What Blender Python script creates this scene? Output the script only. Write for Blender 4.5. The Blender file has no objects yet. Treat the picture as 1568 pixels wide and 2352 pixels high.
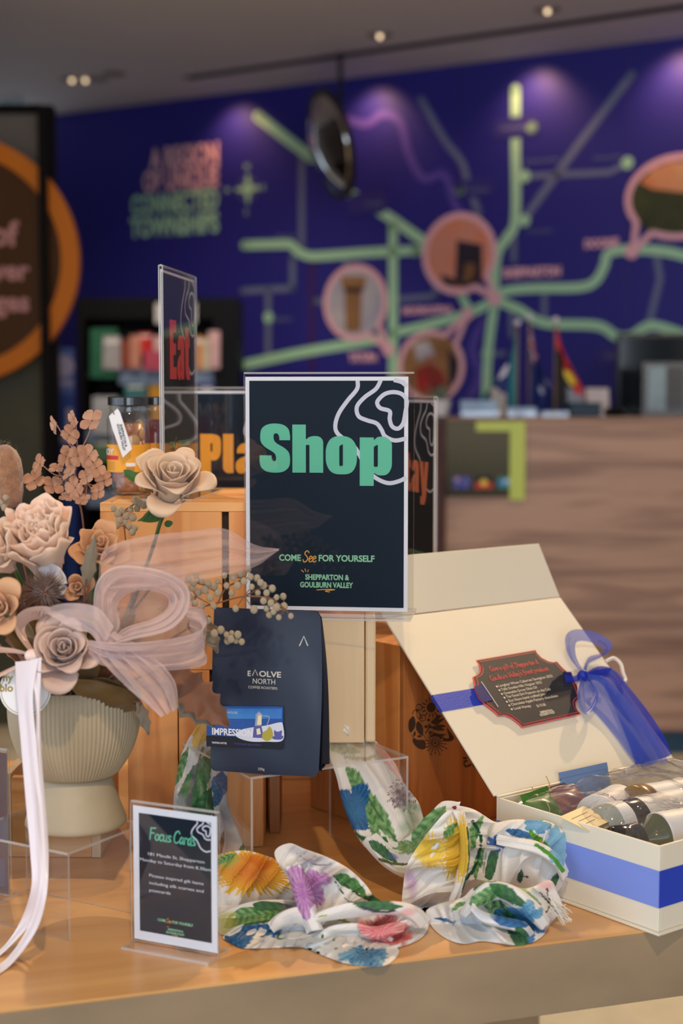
import bpy, math, random
import numpy as np
from mathutils import Vector, Matrix, noise, geometry
random.seed(7)
PI = math.pi
SC = bpy.context.scene
COL = SC.collection
# ---------------------------------------------------------------- camera
F = 3500.0; HZ = 900.0
PITCH = math.atan((1176 - HZ) / F)
CZ = 1.33
TZ = 0.73
cam = bpy.data.cameras.new('camera'); co = bpy.data.objects.new('camera', cam); COL.objects.link(co)
co.location = (0, 0, CZ); co.rotation_euler = (PI/2 - PITCH, 0, 0)
cam.sensor_fit = 'VERTICAL'; cam.sensor_height = 36; cam.lens = F/2352*36
cam.clip_start = 0.05; cam.clip_end = 60
cam.dof.use_dof = True; cam.dof.focus_distance = 1.86; cam.dof.aperture_fstop = 3.3
SC.camera = co
# ---------------------------------------------------------------- light and exposure
SC.view_settings.view_transform = 'Standard'; SC.view_settings.look = 'None'
SC.view_settings.exposure = -0.42; SC.view_settings.gamma = 1; SC.view_settings.use_curve_mapping = False
SC.cycles.transparent_max_bounces = 32
SC.cycles.max_bounces = 8
w = bpy.data.worlds.new('world'); SC.world = w; w.use_nodes = True
w.node_tree.nodes['Background'].inputs[0].default_value = (0.42, 0.5, 0.62, 1)
w.node_tree.nodes['Background'].inputs[1].default_value = 4.2
def area(name, loc, target, sx, sy, power, col):
    l = bpy.data.lights.new(name, 'AREA'); l.shape = 'RECTANGLE'; l.size = sx; l.size_y = sy; l.energy = power; l.color = col
    o = bpy.data.objects.new(name, l); COL.objects.link(o); o.location = loc
    o.rotation_euler = (Vector(target) - Vector(loc)).to_track_quat('-Z', 'Y').to_euler()
    return o
def spot(name, loc, target, power, col, deg, blend, rad=0.03):
    l = bpy.data.lights.new(name, 'SPOT'); l.energy = power; l.color = col; l.spot_size = math.radians(deg); l.spot_blend = blend; l.shadow_soft_size = rad
    o = bpy.data.objects.new(name, l); COL.objects.link(o); o.location = loc
    o.rotation_euler = (Vector(target) - Vector(loc)).to_track_quat('-Z', 'Y').to_euler()
    return o
WARM = (1.0, .70, .40)
area('window_daylight', (-2.7, -.6, 1.7), (0.2, 2.2, 1.0), 3.6, 2.2, 42, (.76, .87, 1.0))
area('front_fill_light', (1.2, -4.7, 1.6), (0.3, 3.0, 2.7), 3.4, 2.4, 170, (.80, .89, 1.0))  # added area lamp out of view, tilted up to brighten the ceiling
spot('downlight_table', (1.5, 4.3, 2.9), (-.05, 1.9, .8), 470, WARM, 50, .5, .03)
spot('downlight_table', (-.9, 3.6, 2.9), (0.0, 1.9, .8), 150, WARM, 50, .5, .03)
spot('downlight_table', (.1, -.1, 2.9), (-.1, 1.8, .8), 150, WARM, 60, .5, .03)
spot('aisle_fill_spot', (.9, 3.5, 2.9), (.9, 3.5, 0), 330, (1, .86, .72), 80, .9, .05)  # aisle spots are added, unseen; they brighten the floor and bounce to the ceiling
spot('aisle_fill_spot', (-1.0, 4.6, 2.9), (-.7, 4.5, 0), 230, (1, .86, .72), 75, .9, .05)
spot('downlight_counter', (1.6, 4.3, 2.9), (1.4, 5.6, .9), 62, (1, .78, .55), 90, .9, .05)
spot('downlight_rack', (-1.1, 6.2, 2.9), (-.9, 7.5, 1.4), 110, (1, .78, .55), 80, .9, .05)
# ---------------------------------------------------------------- helpers
CAM = Vector((0, 0, CZ)); _cp, _sp = math.cos(PITCH), math.sin(PITCH)
def ray(px, py):
    dx = (px-784)/F; dy = (1176-py)/F
    return Vector((dx, _cp + dy*_sp, dy*_cp - _sp))
def at(px, py, Y):                      # point seen there at depth Y
    r = ray(px, py); return CAM + r*(Y/r.y)
def onz(px, py, z):                     # point seen there on the horizontal plane z
    r = ray(px, py); return CAM + r*((z-CZ)/r.z)
def ss(c):
    c = c/255.0
    return c/12.92 if c <= .04045 else ((c+.055)/1.055)**2.4
def rgb(r, g, b): return (ss(r), ss(g), ss(b), 1.0)
def N(nt, t, **kw):
    n = nt.nodes.new(t)
    for k, v in kw.items(): setattr(n, k, v)
    return n
def mat(name, col, rough=.6, metal=0, bump=0, bscale=80, var=0, vscale=6, coat=0, spec=None, sss=0, trans=0, sheen=0, stretch=(1,1,1), col2=None, obj=True):
    m = bpy.data.materials.new(name); m.use_nodes = True; nt = m.node_tree
    b = nt.nodes['Principled BSDF']
    b.inputs['Base Color'].default_value = col; b.inputs['Roughness'].default_value = rough; b.inputs['Metallic'].default_value = metal
    if coat: b.inputs['Coat Weight'].default_value = coat; b.inputs['Coat Roughness'].default_value = .08
    if spec is not None: b.inputs['Specular IOR Level'].default_value = spec
    if sss: b.inputs['Subsurface Weight'].default_value = sss; b.inputs['Subsurface Scale'].default_value = .01; b.inputs['Subsurface Radius'].default_value = (1,.6,.4)
    if trans: b.inputs['Transmission Weight'].default_value = trans
    if sheen: b.inputs['Sheen Weight'].default_value = sheen
    if var or bump:
        tc = N(nt, 'ShaderNodeTexCoord'); mp = N(nt, 'ShaderNodeMapping'); nt.links.new(tc.outputs['Object'], mp.inputs[0]); mp.inputs['Scale'].default_value = stretch
    if var:
        nz = N(nt, 'ShaderNodeTexNoise'); nz.inputs['Scale'].default_value = vscale; nz.inputs['Detail'].default_value = 5; nt.links.new(mp.outputs[0], nz.inputs['Vector'])
        cr = N(nt, 'ShaderNodeValToRGB'); cr.color_ramp.elements[0].position = .3; cr.color_ramp.elements[1].position = .7
        c2 = col2 or tuple(c*(1-var) for c in col[:3])+(1,)
        cr.color_ramp.elements[0].color = c2; cr.color_ramp.elements[1].color = col
        nt.links.new(nz.outputs[0], cr.inputs[0]); nt.links.new(cr.outputs[0], b.inputs['Base Color'])
    if bump:
        nb = N(nt, 'ShaderNodeTexNoise'); nb.inputs['Scale'].default_value = bscale; nb.inputs['Detail'].default_value = 4; nt.links.new(mp.outputs[0], nb.inputs['Vector'])
        bp = N(nt, 'ShaderNodeBump'); bp.inputs['Strength'].default_value = bump; bp.inputs['Distance'].default_value = .002
        nt.links.new(nb.outputs[0], bp.inputs['Height']); nt.links.new(bp.outputs[0], b.inputs['Normal'])
    return m
def wood(name, c1, c2, grain=(1, 1, 12), scale=14, rough=.5, knots=True, coat=0):
    m = bpy.data.materials.new(name); m.use_nodes = True; nt = m.node_tree; b = nt.nodes['Principled BSDF']
    b.inputs['Roughness'].default_value = rough
    if coat: b.inputs['Coat Weight'].default_value = coat; b.inputs['Coat Roughness'].default_value = .25
    tc = N(nt, 'ShaderNodeTexCoord'); mp = N(nt, 'ShaderNodeMapping'); nt.links.new(tc.outputs['Object'], mp.inputs[0])
    mp.inputs['Scale'].default_value = tuple(1.0/g for g in grain)
    n1 = N(nt, 'ShaderNodeTexNoise'); n1.inputs['Scale'].default_value = scale; n1.inputs['Detail'].default_value = 6; n1.inputs['Distortion'].default_value = .6
    nt.links.new(mp.outputs[0], n1.inputs['Vector'])
    mth = N(nt, 'ShaderNodeMath', operation='MULTIPLY'); mth.inputs[1].default_value = 26; nt.links.new(n1.outputs[0], mth.inputs[0])
    sn = N(nt, 'ShaderNodeMath', operation='SINE'); nt.links.new(mth.outputs[0], sn.inputs[0])
    mr = N(nt, 'ShaderNodeMapRange'); mr.inputs[1].default_value = -1; nt.links.new(sn.outputs[0], mr.inputs[0])
    n2 = N(nt, 'ShaderNodeTexNoise'); n2.inputs['Scale'].default_value = scale*.35; nt.links.new(mp.outputs[0], n2.inputs['Vector'])
    ad = N(nt, 'ShaderNodeMath', operation='MULTIPLY_ADD'); ad.inputs[1].default_value = .35; nt.links.new(mr.outputs[0], ad.inputs[0]); nt.links.new(n2.outputs[0], ad.inputs[2])
    cr = N(nt, 'ShaderNodeValToRGB'); cr.color_ramp.elements[0].position = .38; cr.color_ramp.elements[1].position = .85
    cr.color_ramp.elements[0].color = c1; cr.color_ramp.elements[1].color = c2
    nt.links.new(ad.outputs[0], cr.inputs[0]); out = cr.outputs[0]
    if knots:
        vo = N(nt, 'ShaderNodeTexVoronoi'); vo.inputs['Scale'].default_value = 7; mk = N(nt, 'ShaderNodeMapping'); nt.links.new(tc.outputs['Object'], mk.inputs[0])
        mk.inputs['Scale'].default_value = tuple(1.0 if g < 2 else .5 for g in grain); nt.links.new(mk.outputs[0], vo.inputs['Vector'])
        kr = N(nt, 'ShaderNodeMapRange'); kr.inputs[1].default_value = .05; kr.inputs[2].default_value = .09; kr.inputs[3].default_value = .8; kr.inputs[4].default_value = 0
        nt.links.new(vo.outputs['Distance'], kr.inputs[0])
        mx = N(nt, 'ShaderNodeMixRGB'); mx.inputs[2].default_value = tuple(x*.3 for x in c1[:3])+(1,)
        nt.links.new(kr.outputs[0], mx.inputs[0]); nt.links.new(out, mx.inputs[1]); out = mx.outputs[0]
    nt.links.new(out, b.inputs['Base Color'])
    bp = N(nt, 'ShaderNodeBump'); bp.inputs['Strength'].default_value = .12; bp.inputs['Distance'].default_value = .001
    nt.links.new(mr.outputs[0], bp.inputs['Height']); nt.links.new(bp.outputs[0], b.inputs['Normal'])
    return m
def clear(name, tint=(1,1,1,1), ior=1.45, rough=.0, haze=0.0, hcol=(1,1,1,1), bump=0, bscale=30, gloss=1.0):
    """thin clear plastic / glass sheet: see-through plus a Fresnel mirror"""
    m = bpy.data.materials.new(name); m.use_nodes = True; nt = m.node_tree; nt.nodes.clear()
    o = N(nt, 'ShaderNodeOutputMaterial'); t = N(nt, 'ShaderNodeBsdfTransparent'); t.inputs[0].default_value = tint
    g = N(nt, 'ShaderNodeBsdfGlossy'); g.inputs['Roughness'].default_value = rough
    fr = N(nt, 'ShaderNodeFresnel'); fr.inputs[0].default_value = ior
    ge = N(nt, 'ShaderNodeNewGeometry')     # same reflectance seen from either side of the sheet
    mi = N(nt, 'ShaderNodeMapRange'); mi.inputs[3].default_value = ior; mi.inputs[4].default_value = 1/ior; nt.links.new(ge.outputs['Backfacing'], mi.inputs[0]); nt.links.new(mi.outputs[0], fr.inputs[0])
    mx = N(nt, 'ShaderNodeMixShader'); nt.links.new(fr.outputs[0], mx.inputs[0]); nt.links.new(g.outputs[0], mx.inputs[2])
    src = t.outputs[0]
    if haze:
        d = N(nt, 'ShaderNodeBsdfDiffuse'); d.inputs[0].default_value = hcol
        m2 = N(nt, 'ShaderNodeMixShader'); m2.inputs[0].default_value = haze; nt.links.new(src, m2.inputs[1]); nt.links.new(d.outputs[0], m2.inputs[2]); src = m2.outputs[0]
    nt.links.new(src, mx.inputs[1]); nt.links.new(mx.outputs[0], o.inputs[0])
    if bump:
        tc = N(nt, 'ShaderNodeTexCoord'); nb = N(nt, 'ShaderNodeTexNoise'); nb.inputs['Scale'].default_value = bscale; nt.links.new(tc.outputs['Object'], nb.inputs['Vector'])
        bp = N(nt, 'ShaderNodeBump'); bp.inputs['Strength'].default_value = bump; bp.inputs['Distance'].default_value = .01; nt.links.new(nb.outputs[0], bp.inputs['Height'])
        nt.links.new(bp.outputs[0], g.inputs['Normal']); nt.links.new(bp.outputs[0], fr.inputs['Normal'])
    return m
def sheer(name, col, alpha, rough=.5, weave=0):
    """sheer fabric: part see-through, part coloured cloth"""
    m = bpy.data.materials.new(name); m.use_nodes = True; nt = m.node_tree; nt.nodes.clear()
    o = N(nt, 'ShaderNodeOutputMaterial'); t = N(nt, 'ShaderNodeBsdfTransparent'); d = N(nt, 'ShaderNodeBsdfPrincipled'); d.inputs['Base Color'].default_value = col
    d.inputs['Roughness'].default_value = rough; d.inputs['Sheen Weight'].default_value = .3
    tl = N(nt, 'ShaderNodeBsdfTranslucent'); tl.inputs[0].default_value = col
    ms = N(nt, 'ShaderNodeMixShader'); ms.inputs[0].default_value = .35; nt.links.new(d.outputs[0], ms.inputs[1]); nt.links.new(tl.outputs[0], ms.inputs[2])
    lw = N(nt, 'ShaderNodeLayerWeight'); lw.inputs[0].default_value = .35      # threads close up edge-on
    ma = N(nt, 'ShaderNodeMapRange'); ma.inputs[3].default_value = alpha; ma.inputs[4].default_value = min(1, alpha+.4); nt.links.new(lw.outputs['Facing'], ma.inputs[0])
    mx = N(nt, 'ShaderNodeMixShader'); nt.links.new(ma.outputs[0], mx.inputs[0]); nt.links.new(t.outputs[0], mx.inputs[1]); nt.links.new(ms.outputs[0], mx.inputs[2]); nt.links.new(mx.outputs[0], o.inputs[0])
    return m
def attr_mat(name, rough=.75, transl=.15, bump=.15):
    m = bpy.data.materials.new(name); m.use_nodes = True; nt = m.node_tree; b = nt.nodes['Principled BSDF']; o = nt.nodes['Material Output']
    a = N(nt, 'ShaderNodeAttribute'); a.attribute_name = 'Col'; nt.links.new(a.outputs[0], b.inputs['Base Color']); b.inputs['Roughness'].default_value = rough; b.inputs['Specular IOR Level'].default_value = .25
    if transl:
        tl = N(nt, 'ShaderNodeBsdfTranslucent'); nt.links.new(a.outputs[0], tl.inputs[0]); mx = N(nt, 'ShaderNodeMixShader'); mx.inputs[0].default_value = transl
        nt.links.new(b.outputs[0], mx.inputs[1]); nt.links.new(tl.outputs[0], mx.inputs[2]); nt.links.new(mx.outputs[0], o.inputs[0])
    if bump:
        tc = N(nt, 'ShaderNodeTexCoord'); nb = N(nt, 'ShaderNodeTexNoise'); nb.inputs['Scale'].default_value = 900; nt.links.new(tc.outputs['Object'], nb.inputs['Vector'])
        bp = N(nt, 'ShaderNodeBump'); bp.inputs['Strength'].default_value = bump; bp.inputs['Distance'].default_value = .0005; nt.links.new(nb.outputs[0], bp.inputs['Height']); nt.links.new(bp.outputs[0], b.inputs['Normal'])
    return m
TM = {}
def rotz(a): return Matrix.Rotation(a, 4, 'Z')
def thing(name, label, cat, loc=(0,0,0), rz=0, group=None, M=None):
    o = bpy.data.objects.new(name, None); COL.objects.link(o); o.empty_display_size = .02
    if M is None: M = Matrix.Translation(Vector(loc)) @ rotz(rz)
    o.matrix_basis = M; TM[o.name] = M.copy()
    o['label'] = label; o['category'] = cat
    if group: o['group'] = group
    return o
def tag(o, label, cat, group=None, kind=None):
    if label: o['label'] = label
    if cat: o['category'] = cat
    if group: o['group'] = group
    if kind: o['kind'] = kind
    return o
def world_of(o): return TM.get(o.name, Matrix.Identity(4))
class MB:
    def __init__(s): s.v = []; s.f = []; s.m = []; s.mats = []; s.c = None
    def mi(s, m):
        if m not in s.mats: s.mats.append(m)
        return s.mats.index(m)
    def add(s, vs, fs, m, M=None):
        b = len(s.v)
        for p in vs:
            p = Vector(p) if len(p) == 3 else Vector((p[0], 0, p[1]))
            s.v.append(M @ p if M is not None else p)
        k = s.mi(m)
        for f in fs: s.f.append([b+i for i in f]); s.m.append(k)
        return s
    def box(s, x0, x1, y0, y1, z0, z1, m, M=None):
        vs = [(x0,y0,z0),(x1,y0,z0),(x1,y1,z0),(x0,y1,z0),(x0,y0,z1),(x1,y0,z1),(x1,y1,z1),(x0,y1,z1)]
        return s.add(vs, [(0,3,2,1),(4,5,6,7),(0,1,5,4),(1,2,6,5),(2,3,7,6),(3,0,4,7)], m, M)
    def tube(s, pts, r, m, n=8, M=None, cap=True):
        pts = [Vector(p) for p in pts]; L = len(pts)
        if not hasattr(r, '__len__'): r = [r]*L
        vs = []; up = None
        for i, p in enumerate(pts):
            t = (pts[min(i+1, L-1)] - pts[max(i-1, 0)]).normalized()
            if up is None: up = t.orthogonal().normalized()
            up = (up - t*up.dot(t)).normalized(); sd = t.cross(up)
            for k in range(n):
                a = 2*PI*k/n; vs.append(p + (up*math.cos(a) + sd*math.sin(a))*r[i])
        fs = [(i*n+k, i*n+(k+1)%n, (i+1)*n+(k+1)%n, (i+1)*n+k) for i in range(L-1) for k in range(n)]
        if cap: fs += [tuple(range(n-1, -1, -1)), tuple((L-1)*n+k for k in range(n))]
        return s.add(vs, fs, m, M)
    def lathe(s, prof, m, n=32, M=None, rib=0, nrib=0, ribz=None):
        vs = []
        for (r, z) in prof:
            for k in range(n):
                a = 2*PI*k/n; rr = r
                if rib and ribz[0] <= z <= ribz[1]: rr = r*(1 + rib*(abs(math.cos(a*nrib/2))-.6))
                vs.append((rr*math.cos(a), rr*math.sin(a), z))
        L = len(prof)
        fs = [(i*n+k, i*n+(k+1)%n, (i+1)*n+(k+1)%n, (i+1)*n+k) for i in range(L-1) for k in range(n)]
        if prof[0][0] > 1e-5: fs.append(tuple(range(n-1, -1, -1)))
        if prof[-1][0] > 1e-5: fs.append(tuple((L-1)*n+k for k in range(n)))
        return s.add(vs, fs, m, M)
    def sphere(s, c, r, m, n=10, M=None, sq=(1,1,1)):
        vs = []; 
        for i in range(1, n):
            t = PI*i/n
            for k in range(2*n):
                a = PI*k/n; vs.append((c[0]+r*sq[0]*math.sin(t)*math.cos(a), c[1]+r*sq[1]*math.sin(t)*math.sin(a), c[2]+r*sq[2]*math.cos(t)))
        W = 2*n; fs = [(i*W+k, (i+1)*W+k, (i+1)*W+(k+1)%W, i*W+(k+1)%W) for i in range(n-2) for k in range(W)]
        b = len(vs); vs += [(c[0], c[1], c[2]+r*sq[2]), (c[0], c[1], c[2]-r*sq[2])]
        fs += [(b, k, (k+1)%W) for k in range(W)] + [(b+1, (n-2)*W+(k+1)%W, (n-2)*W+k) for k in range(W)]
        return s.add(vs, fs, m, M)
    def grid(s, fn, nu, nv, m, M=None, cu=False, cv=False):
        U = nu if cu else nu+1; V = nv if cv else nv+1
        vs = [fn(i/nu, j/nv) for i in range(U) for j in range(V)]
        fs = [(i*V+j, ((i+1)%U)*V+j, ((i+1)%U)*V+(j+1)%V, i*V+(j+1)%V) for i in range(nu) for j in range(nv)]
        return s.add(vs, fs, m, M)
    def prism(s, poly, y0, y1, m, M=None, holes=()):
        """2-D outline in x,z extruded from y0 (front) to y1"""
        loops = [list(poly)] + [list(h) for h in holes]
        tri = geometry.tessellate_polygon([[Vector((p[0], p[1], 0)) for p in l] for l in loops])
        flat = [p for l in loops for p in l]; n = len(flat)
        vs = [(p[0], y0, p[1]) for p in flat]; fs = [tuple(t) for t in tri]
        if abs(y1-y0) > 1e-7:
            vs += [(p[0], y1, p[1]) for p in flat]; fs += [tuple(n+i for i in reversed(t)) for t in tri]
            b = 0
            for l in loops:
                k = len(l); fs += [(b+i, b+(i+1)%k, n+b+(i+1)%k, n+b+i) for i in range(k)]; b += k
        return s.add(vs, fs, m, M)
    def stroke(s, pts, w, m, y=0, M=None, closed=False, sm=True, caps=True):
        """flat drawn line in x,z"""
        if sm and len(pts) > 2: pts = cat2(pts, 8, closed)
        P = [Vector((p[0], p[1])) for p in pts]; L = len(P); vs = []
        for i, p in enumerate(P):
            a = P[(i-1) % L] if closed else P[max(i-1, 0)]; c = P[(i+1) % L] if closed else P[min(i+1, L-1)]
            t = (c-a); t = t.normalized() if t.length > 1e-9 else Vector((1,0)); nn = Vector((-t.y, t.x))
            ww = w(i/(L-1))/2 if callable(w) else w/2
            for sg in (1, -1): q = p+nn*sg*ww; vs.append((q.x, y, q.y))
        fs = [(2*i, 2*i+1, 2*((i+1) % L)+1, 2*((i+1) % L)) for i in range(L if closed else L-1)]
        s.add(vs, fs, m, M)
        if caps and not closed and not callable(w):
            for p in (P[0], P[-1]):
                s.add([(p.x+math.cos(2*PI*k/12)*w/2, y, p.y+math.sin(2*PI*k/12)*w/2) for k in range(12)], [tuple(range(12))], m, M)
        return s
    def disc(s, c, r, m, y=0, M=None, n=28, rx=1):
        return s.add([(c[0]+math.cos(2*PI*k/n)*r*rx, y, c[1]+math.sin(2*PI*k/n)*r) for k in range(n)], [tuple(range(n))], m, M)
    def build(s, name, parent=None, world=False, smooth=False, bevel=0, sub=0, solid=0, cols=None, weld=False, bseg=2):
        vs = s.v
        if world and parent is not None:
            inv = world_of(parent).inverted(); vs = [inv @ v for v in vs]
        me = bpy.data.meshes.new(name); me.from_pydata([tuple(v) for v in vs], [], s.f)
        for m in s.mats: me.materials.append(m)
        me.polygons.foreach_set('material_index', s.m)
        if smooth: me.polygons.foreach_set('use_smooth', [True]*len(s.f))
        if cols is not None:
            at_ = me.color_attributes.new('Col', 'FLOAT_COLOR', 'POINT'); at_.data.foreach_set('color', np.asarray(cols, dtype=np.float32).ravel())
        me.update()
        o = bpy.data.objects.new(name, me); COL.objects.link(o)
        if parent is not None: o.parent = parent
        if bevel:
            b = o.modifiers.new('bevel', 'BEVEL'); b.width = bevel; b.segments = bseg; b.limit_method = 'ANGLE'; b.angle_limit = .7
        if solid: q = o.modifiers.new('solid', 'SOLIDIFY'); q.thickness = solid; q.offset = 0
        if sub: q = o.modifiers.new('sub', 'SUBSURF'); q.levels = sub; q.render_levels = sub
        return o
def cat2(pts, n=8, closed=False):
    P = [Vector(p) for p in pts]; L = len(P); out = []
    for i in range(L if closed else L-1):
        p0 = P[(i-1) % L] if (closed or i > 0) else P[0]*2-P[1]; p1 = P[i]; p2 = P[(i+1) % L]
        p3 = P[(i+2) % L] if (closed or i+2 < L) else P[-1]*2-P[-2]
        for k in range(n):
            t = k/n
            out.append(.5*((2*p1)+(p2-p0)*t+(2*p0-5*p1+4*p2-p3)*t*t+(3*p1-p0-3*p2+p3)*t**3))
    if not closed: out.append(P[-1])
    return out
def spl(pts, u):
    """Catmull-Rom value at u in 0..1"""
    L = len(pts)-1; x = min(max(u, 0), 1)*L; i = min(int(x), L-1); t = x-i
    P = [Vector(p) if hasattr(p, '__len__') else p for p in pts]
    p1, p2 = P[i], P[i+1]; p0 = P[i-1] if i > 0 else p1*2-p2; p3 = P[i+2] if i+2 <= L else p2*2-p1
    return .5*((2*p1)+(p2-p0)*t+(2*p0-5*p1+4*p2-p3)*t*t+(3*p1-p0-3*p2+p3)*t**3)
_tc = {}
def text_geo(s, size=1, bold=0, align='LEFT', sx=1, shear=0, space=1, line=1):
    cu = bpy.data.curves.new('t', 'FONT'); cu.body = s; cu.size = size; cu.align_x = align; cu.offset = bold*size; cu.shear = shear; cu.space_character = space; cu.space_line = line
    cu.resolution_u = 3
    o = bpy.data.objects.new('t', cu); COL.objects.link(o)
    dg = bpy.context.evaluated_depsgraph_get(); dg.update()
    me = bpy.data.meshes.new_from_object(o.evaluated_get(dg))
    vs = [(v.co.x*sx, v.co.y) for v in me.vertices]; fs = [tuple(p.vertices) for p in me.polygons]
    bpy.data.objects.remove(o); bpy.data.curves.remove(cu); bpy.data.meshes.remove(me)
    return vs, fs
def text(mb, s, x, z, cap, m, y=0, M=None, width=None, **kw):
    """lettering on an x,z face; cap = capital height; (x,z) = baseline anchor"""
    vs, fs = text_geo(s, cap/.72, **kw)
    if width:
        xs = [v[0] for v in vs]; w0 = max(xs)-min(xs); k = width/w0; vs = [(v[0]*k, v[1]) for v in vs]
    mb.add([(x+v[0], y, z+v[1]) for v in vs], fs, m, M)
def rpoly(pts, r=0.0, seg=5):
    """outline with rounded corners; a point may carry its own radius"""
    out = []; L = len(pts)
    for i, p in enumerate(pts):
        a = Vector(pts[i-1][:2]); b = Vector(p[:2]); c = Vector(pts[(i+1) % L][:2]); rr = p[2] if len(p) > 2 else r
        if rr <= 0: out.append(tuple(b)); continue
        d1 = (a-b); d2 = (c-b); k1 = min(rr, d1.length*.5); k2 = min(rr, d2.length*.5)
        s0 = b+d1.normalized()*k1; s1 = b+d2.normalized()*k2
        for j in range(seg+1):
            t = j/seg; q = s0*(1-t)**2 + b*2*t*(1-t) + s1*t*t; out.append(tuple(q))
    return out
def align(loc, zdir, xhint=(1, 0, 0)):
    z = Vector(zdir).normalized(); x = Vector(xhint); x = (x - z*x.dot(z)).normalized(); y = z.cross(x)
    M = Matrix((x, y, z)).transposed().to_4x4(); M.translation = Vector(loc); return M
def nz3(p, s=1.0): return noise.noise(Vector(p)*s)
# ---------------------------------------------------------------- room shell
m_ceil = mat('ceiling_paint', rgb(232,228,230), .9, var=.05, vscale=1.5)
m_floor = mat('floor_carpet', rgb(208,190,156), .95, bump=.4, bscale=300, var=.3, vscale=5)
CEIL = CZ + 1.62
WL = onz(120, 265, CEIL); WR = onz(1568, 85, CEIL)      # wall line under the ceiling
wd = (WR-WL); wd.z = 0; wd.normalize(); wn = Vector((wd.y, -wd.x, 0))   # wn faces the camera
WROT = math.atan2(wd.y, wd.x)
WM = Matrix.Translation(Vector((WL.x, WL.y, 0))) @ rotz(WROT)
WI = WM.inverted()
def W(px, py):                            # traced point on the wall -> wall (s, z)
    r = ray(px, py); t = (WL-CAM).dot(wn)/r.dot(wn); q = WI @ (CAM+r*t); return (q.x, q.z)
m_wall = mat('indigo_wall_vinyl', rgb(42,40,146), .5, spec=.55)
mb = MB(); mb.box(-.03, 6.5, 0, .12, 0, CEIL, m_wall)
wall = mb.build('wall_back'); wall.matrix_basis = WM; TM[wall.name] = WM; wall['kind'] = 'structure'
m_green = mat('map_mint', rgb(186,240,200), .5); m_grey = mat('map_slate', rgb(116,128,168), .5); m_pur = mat('map_violet', rgb(92,76,180), .5); m_pink = mat('map_pink', rgb(255,200,216), .5)
m_pinkl = mat('slogan_pink', rgb(252,200,210), .5); m_dk = mat('map_plum', rgb(70,38,110), .5)
def wstroke(mb, pts, wpx, m, y=-.003, **k):
    P = [W(*p) for p in pts]; mx = sum(p[0] for p in pts)/len(pts); my = sum(p[1] for p in pts)/len(pts)
    a = W(mx, my-10); b = W(mx, my+10); mb.stroke(P, wpx*abs(a[1]-b[1])/20, m, y=y, **k)
roads = MB()
for p, wd_ in [([(693,362),(693,568)],17),([(672,590),(672,662)],16),([(672,662),(558,668)],15),([(616,668),(616,825)],16),([(967,228),(1020,320),(1060,372),(1076,425),(1100,492)],17),
    ([(1450,172),(1330,330),(1200,508)],20),([(1205,405),(1400,396),(1442,374)],15),([(1180,505),(1180,600)],15),([(905,688),(1000,680)],14),([(1000,640),(1000,682)],14),([(1250,670),(1250,745)],15),
    ([(1508,590),(1516,640),(1490,745)],17),([(1518,775),(1518,830)],15),([(1175,700),(1175,770)],15),([(1120,812),(1160,812)],12),([(720,692),(740,692)],14),([(795,600),(795,640)],14)]:
    wstroke(roads, p, wd_, m_grey, y=-.002, sm=len(p) > 3)
wstroke(roads, [(716,600),(716,850)], 17, m_dk, y=-.002)
wstroke(roads, [(780,268),(840,285),(880,262),(920,282),(938,350),(972,410),(1020,402),(1042,460),(1062,505)], 20, m_pur, y=-.0025)
wstroke(roads, [(1110,735),(1085,800),(1102,860),(1078,915)], 20, m_pur, y=-.0025)
for p, wd_ in [([(592,266),(655,316),(716,362)],25),([(805,445),(880,490),(950,538),(980,562),(955,577)],24),([(562,563),(640,561),(668,562),(685,578),(710,588),(740,588),(850,580),(958,575)],22),
    ([(903,520),(903,900)],24),([(560,838),(700,808),(880,778)],22),([(905,765),(1000,742),(1080,718),(1136,690)],22),([(1184,205),(1184,275)],24),([(1184,310),(1184,500),(1165,545),(1142,585),(1135,680)],24),
    ([(1138,682),(1165,668),(1230,662),(1330,660),(1368,645),(1388,610),(1398,582),(1450,573),(1530,578),(1600,596)],23),([(1135,688),(1190,710),(1250,742),(1370,748),(1415,772),(1450,772),(1500,748),(1600,780)],23),
    ([(1137,688),(1122,800),(1116,915)],23),([(1058,676),(1080,716)],20)]:
    wstroke(roads, p, wd_, m_green, y=-.003)
for p in [(1205,405),(1441,374),(1205,506),(617,729),(1120,812),(1056,436),(1222,293)]: roads.disc(W(*p), .03, m_green, y=-.004)
roads.build('map_roads', wall)
def rrect(px0, py0, px1, py1):
    a = W(px0, py0); b = W(px1, py1); return rpoly([(a[0],a[1]),(b[0],a[1]),(b[0],b[1]),(a[0],b[1])], abs(a[1]-b[1])*.4)
lab = MB()
m_pill = mat('map_label_indigo', rgb(56,52,140), .5)
for q in [(1128,275,1240,312),(1045,415,1135,450),(800,445,890,490),(1370,795,1480,835)]: lab.prism(rrect(*q), -.004, -.004, m_pill)
def wtext(mb, s, px, py, capx, widthpx, m, y=-.005, align='LEFT', **k):
    a = W(px, py); c = W(px, py-capx)[1]-a[1]; w_ = abs(W(px+widthpx, py)[0]-a[0])
    vs, fs = text_geo(s, 1, bold=k.get('bold', .02)); xs = [v[0] for v in vs]; ys = [v[1] for v in vs]
    sx = w_/(max(xs)-min(xs)); sz = c/max(ys); x0 = min(xs)
    mb.add([(a[0]+(v[0]-x0)*sx, y, a[1]+v[1]*sz) for v in vs], fs, m)
for s, px, py, c, w_ in [('MOOROOPNA',925,722,17,116),('TATURA',802,830,20,66),('SHEPPARTON',1156,638,22,132),('DOOKIE',1343,570,20,78)]: wtext(lab, s, px, py, c, w_, m_pink, bold=.06)
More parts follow.
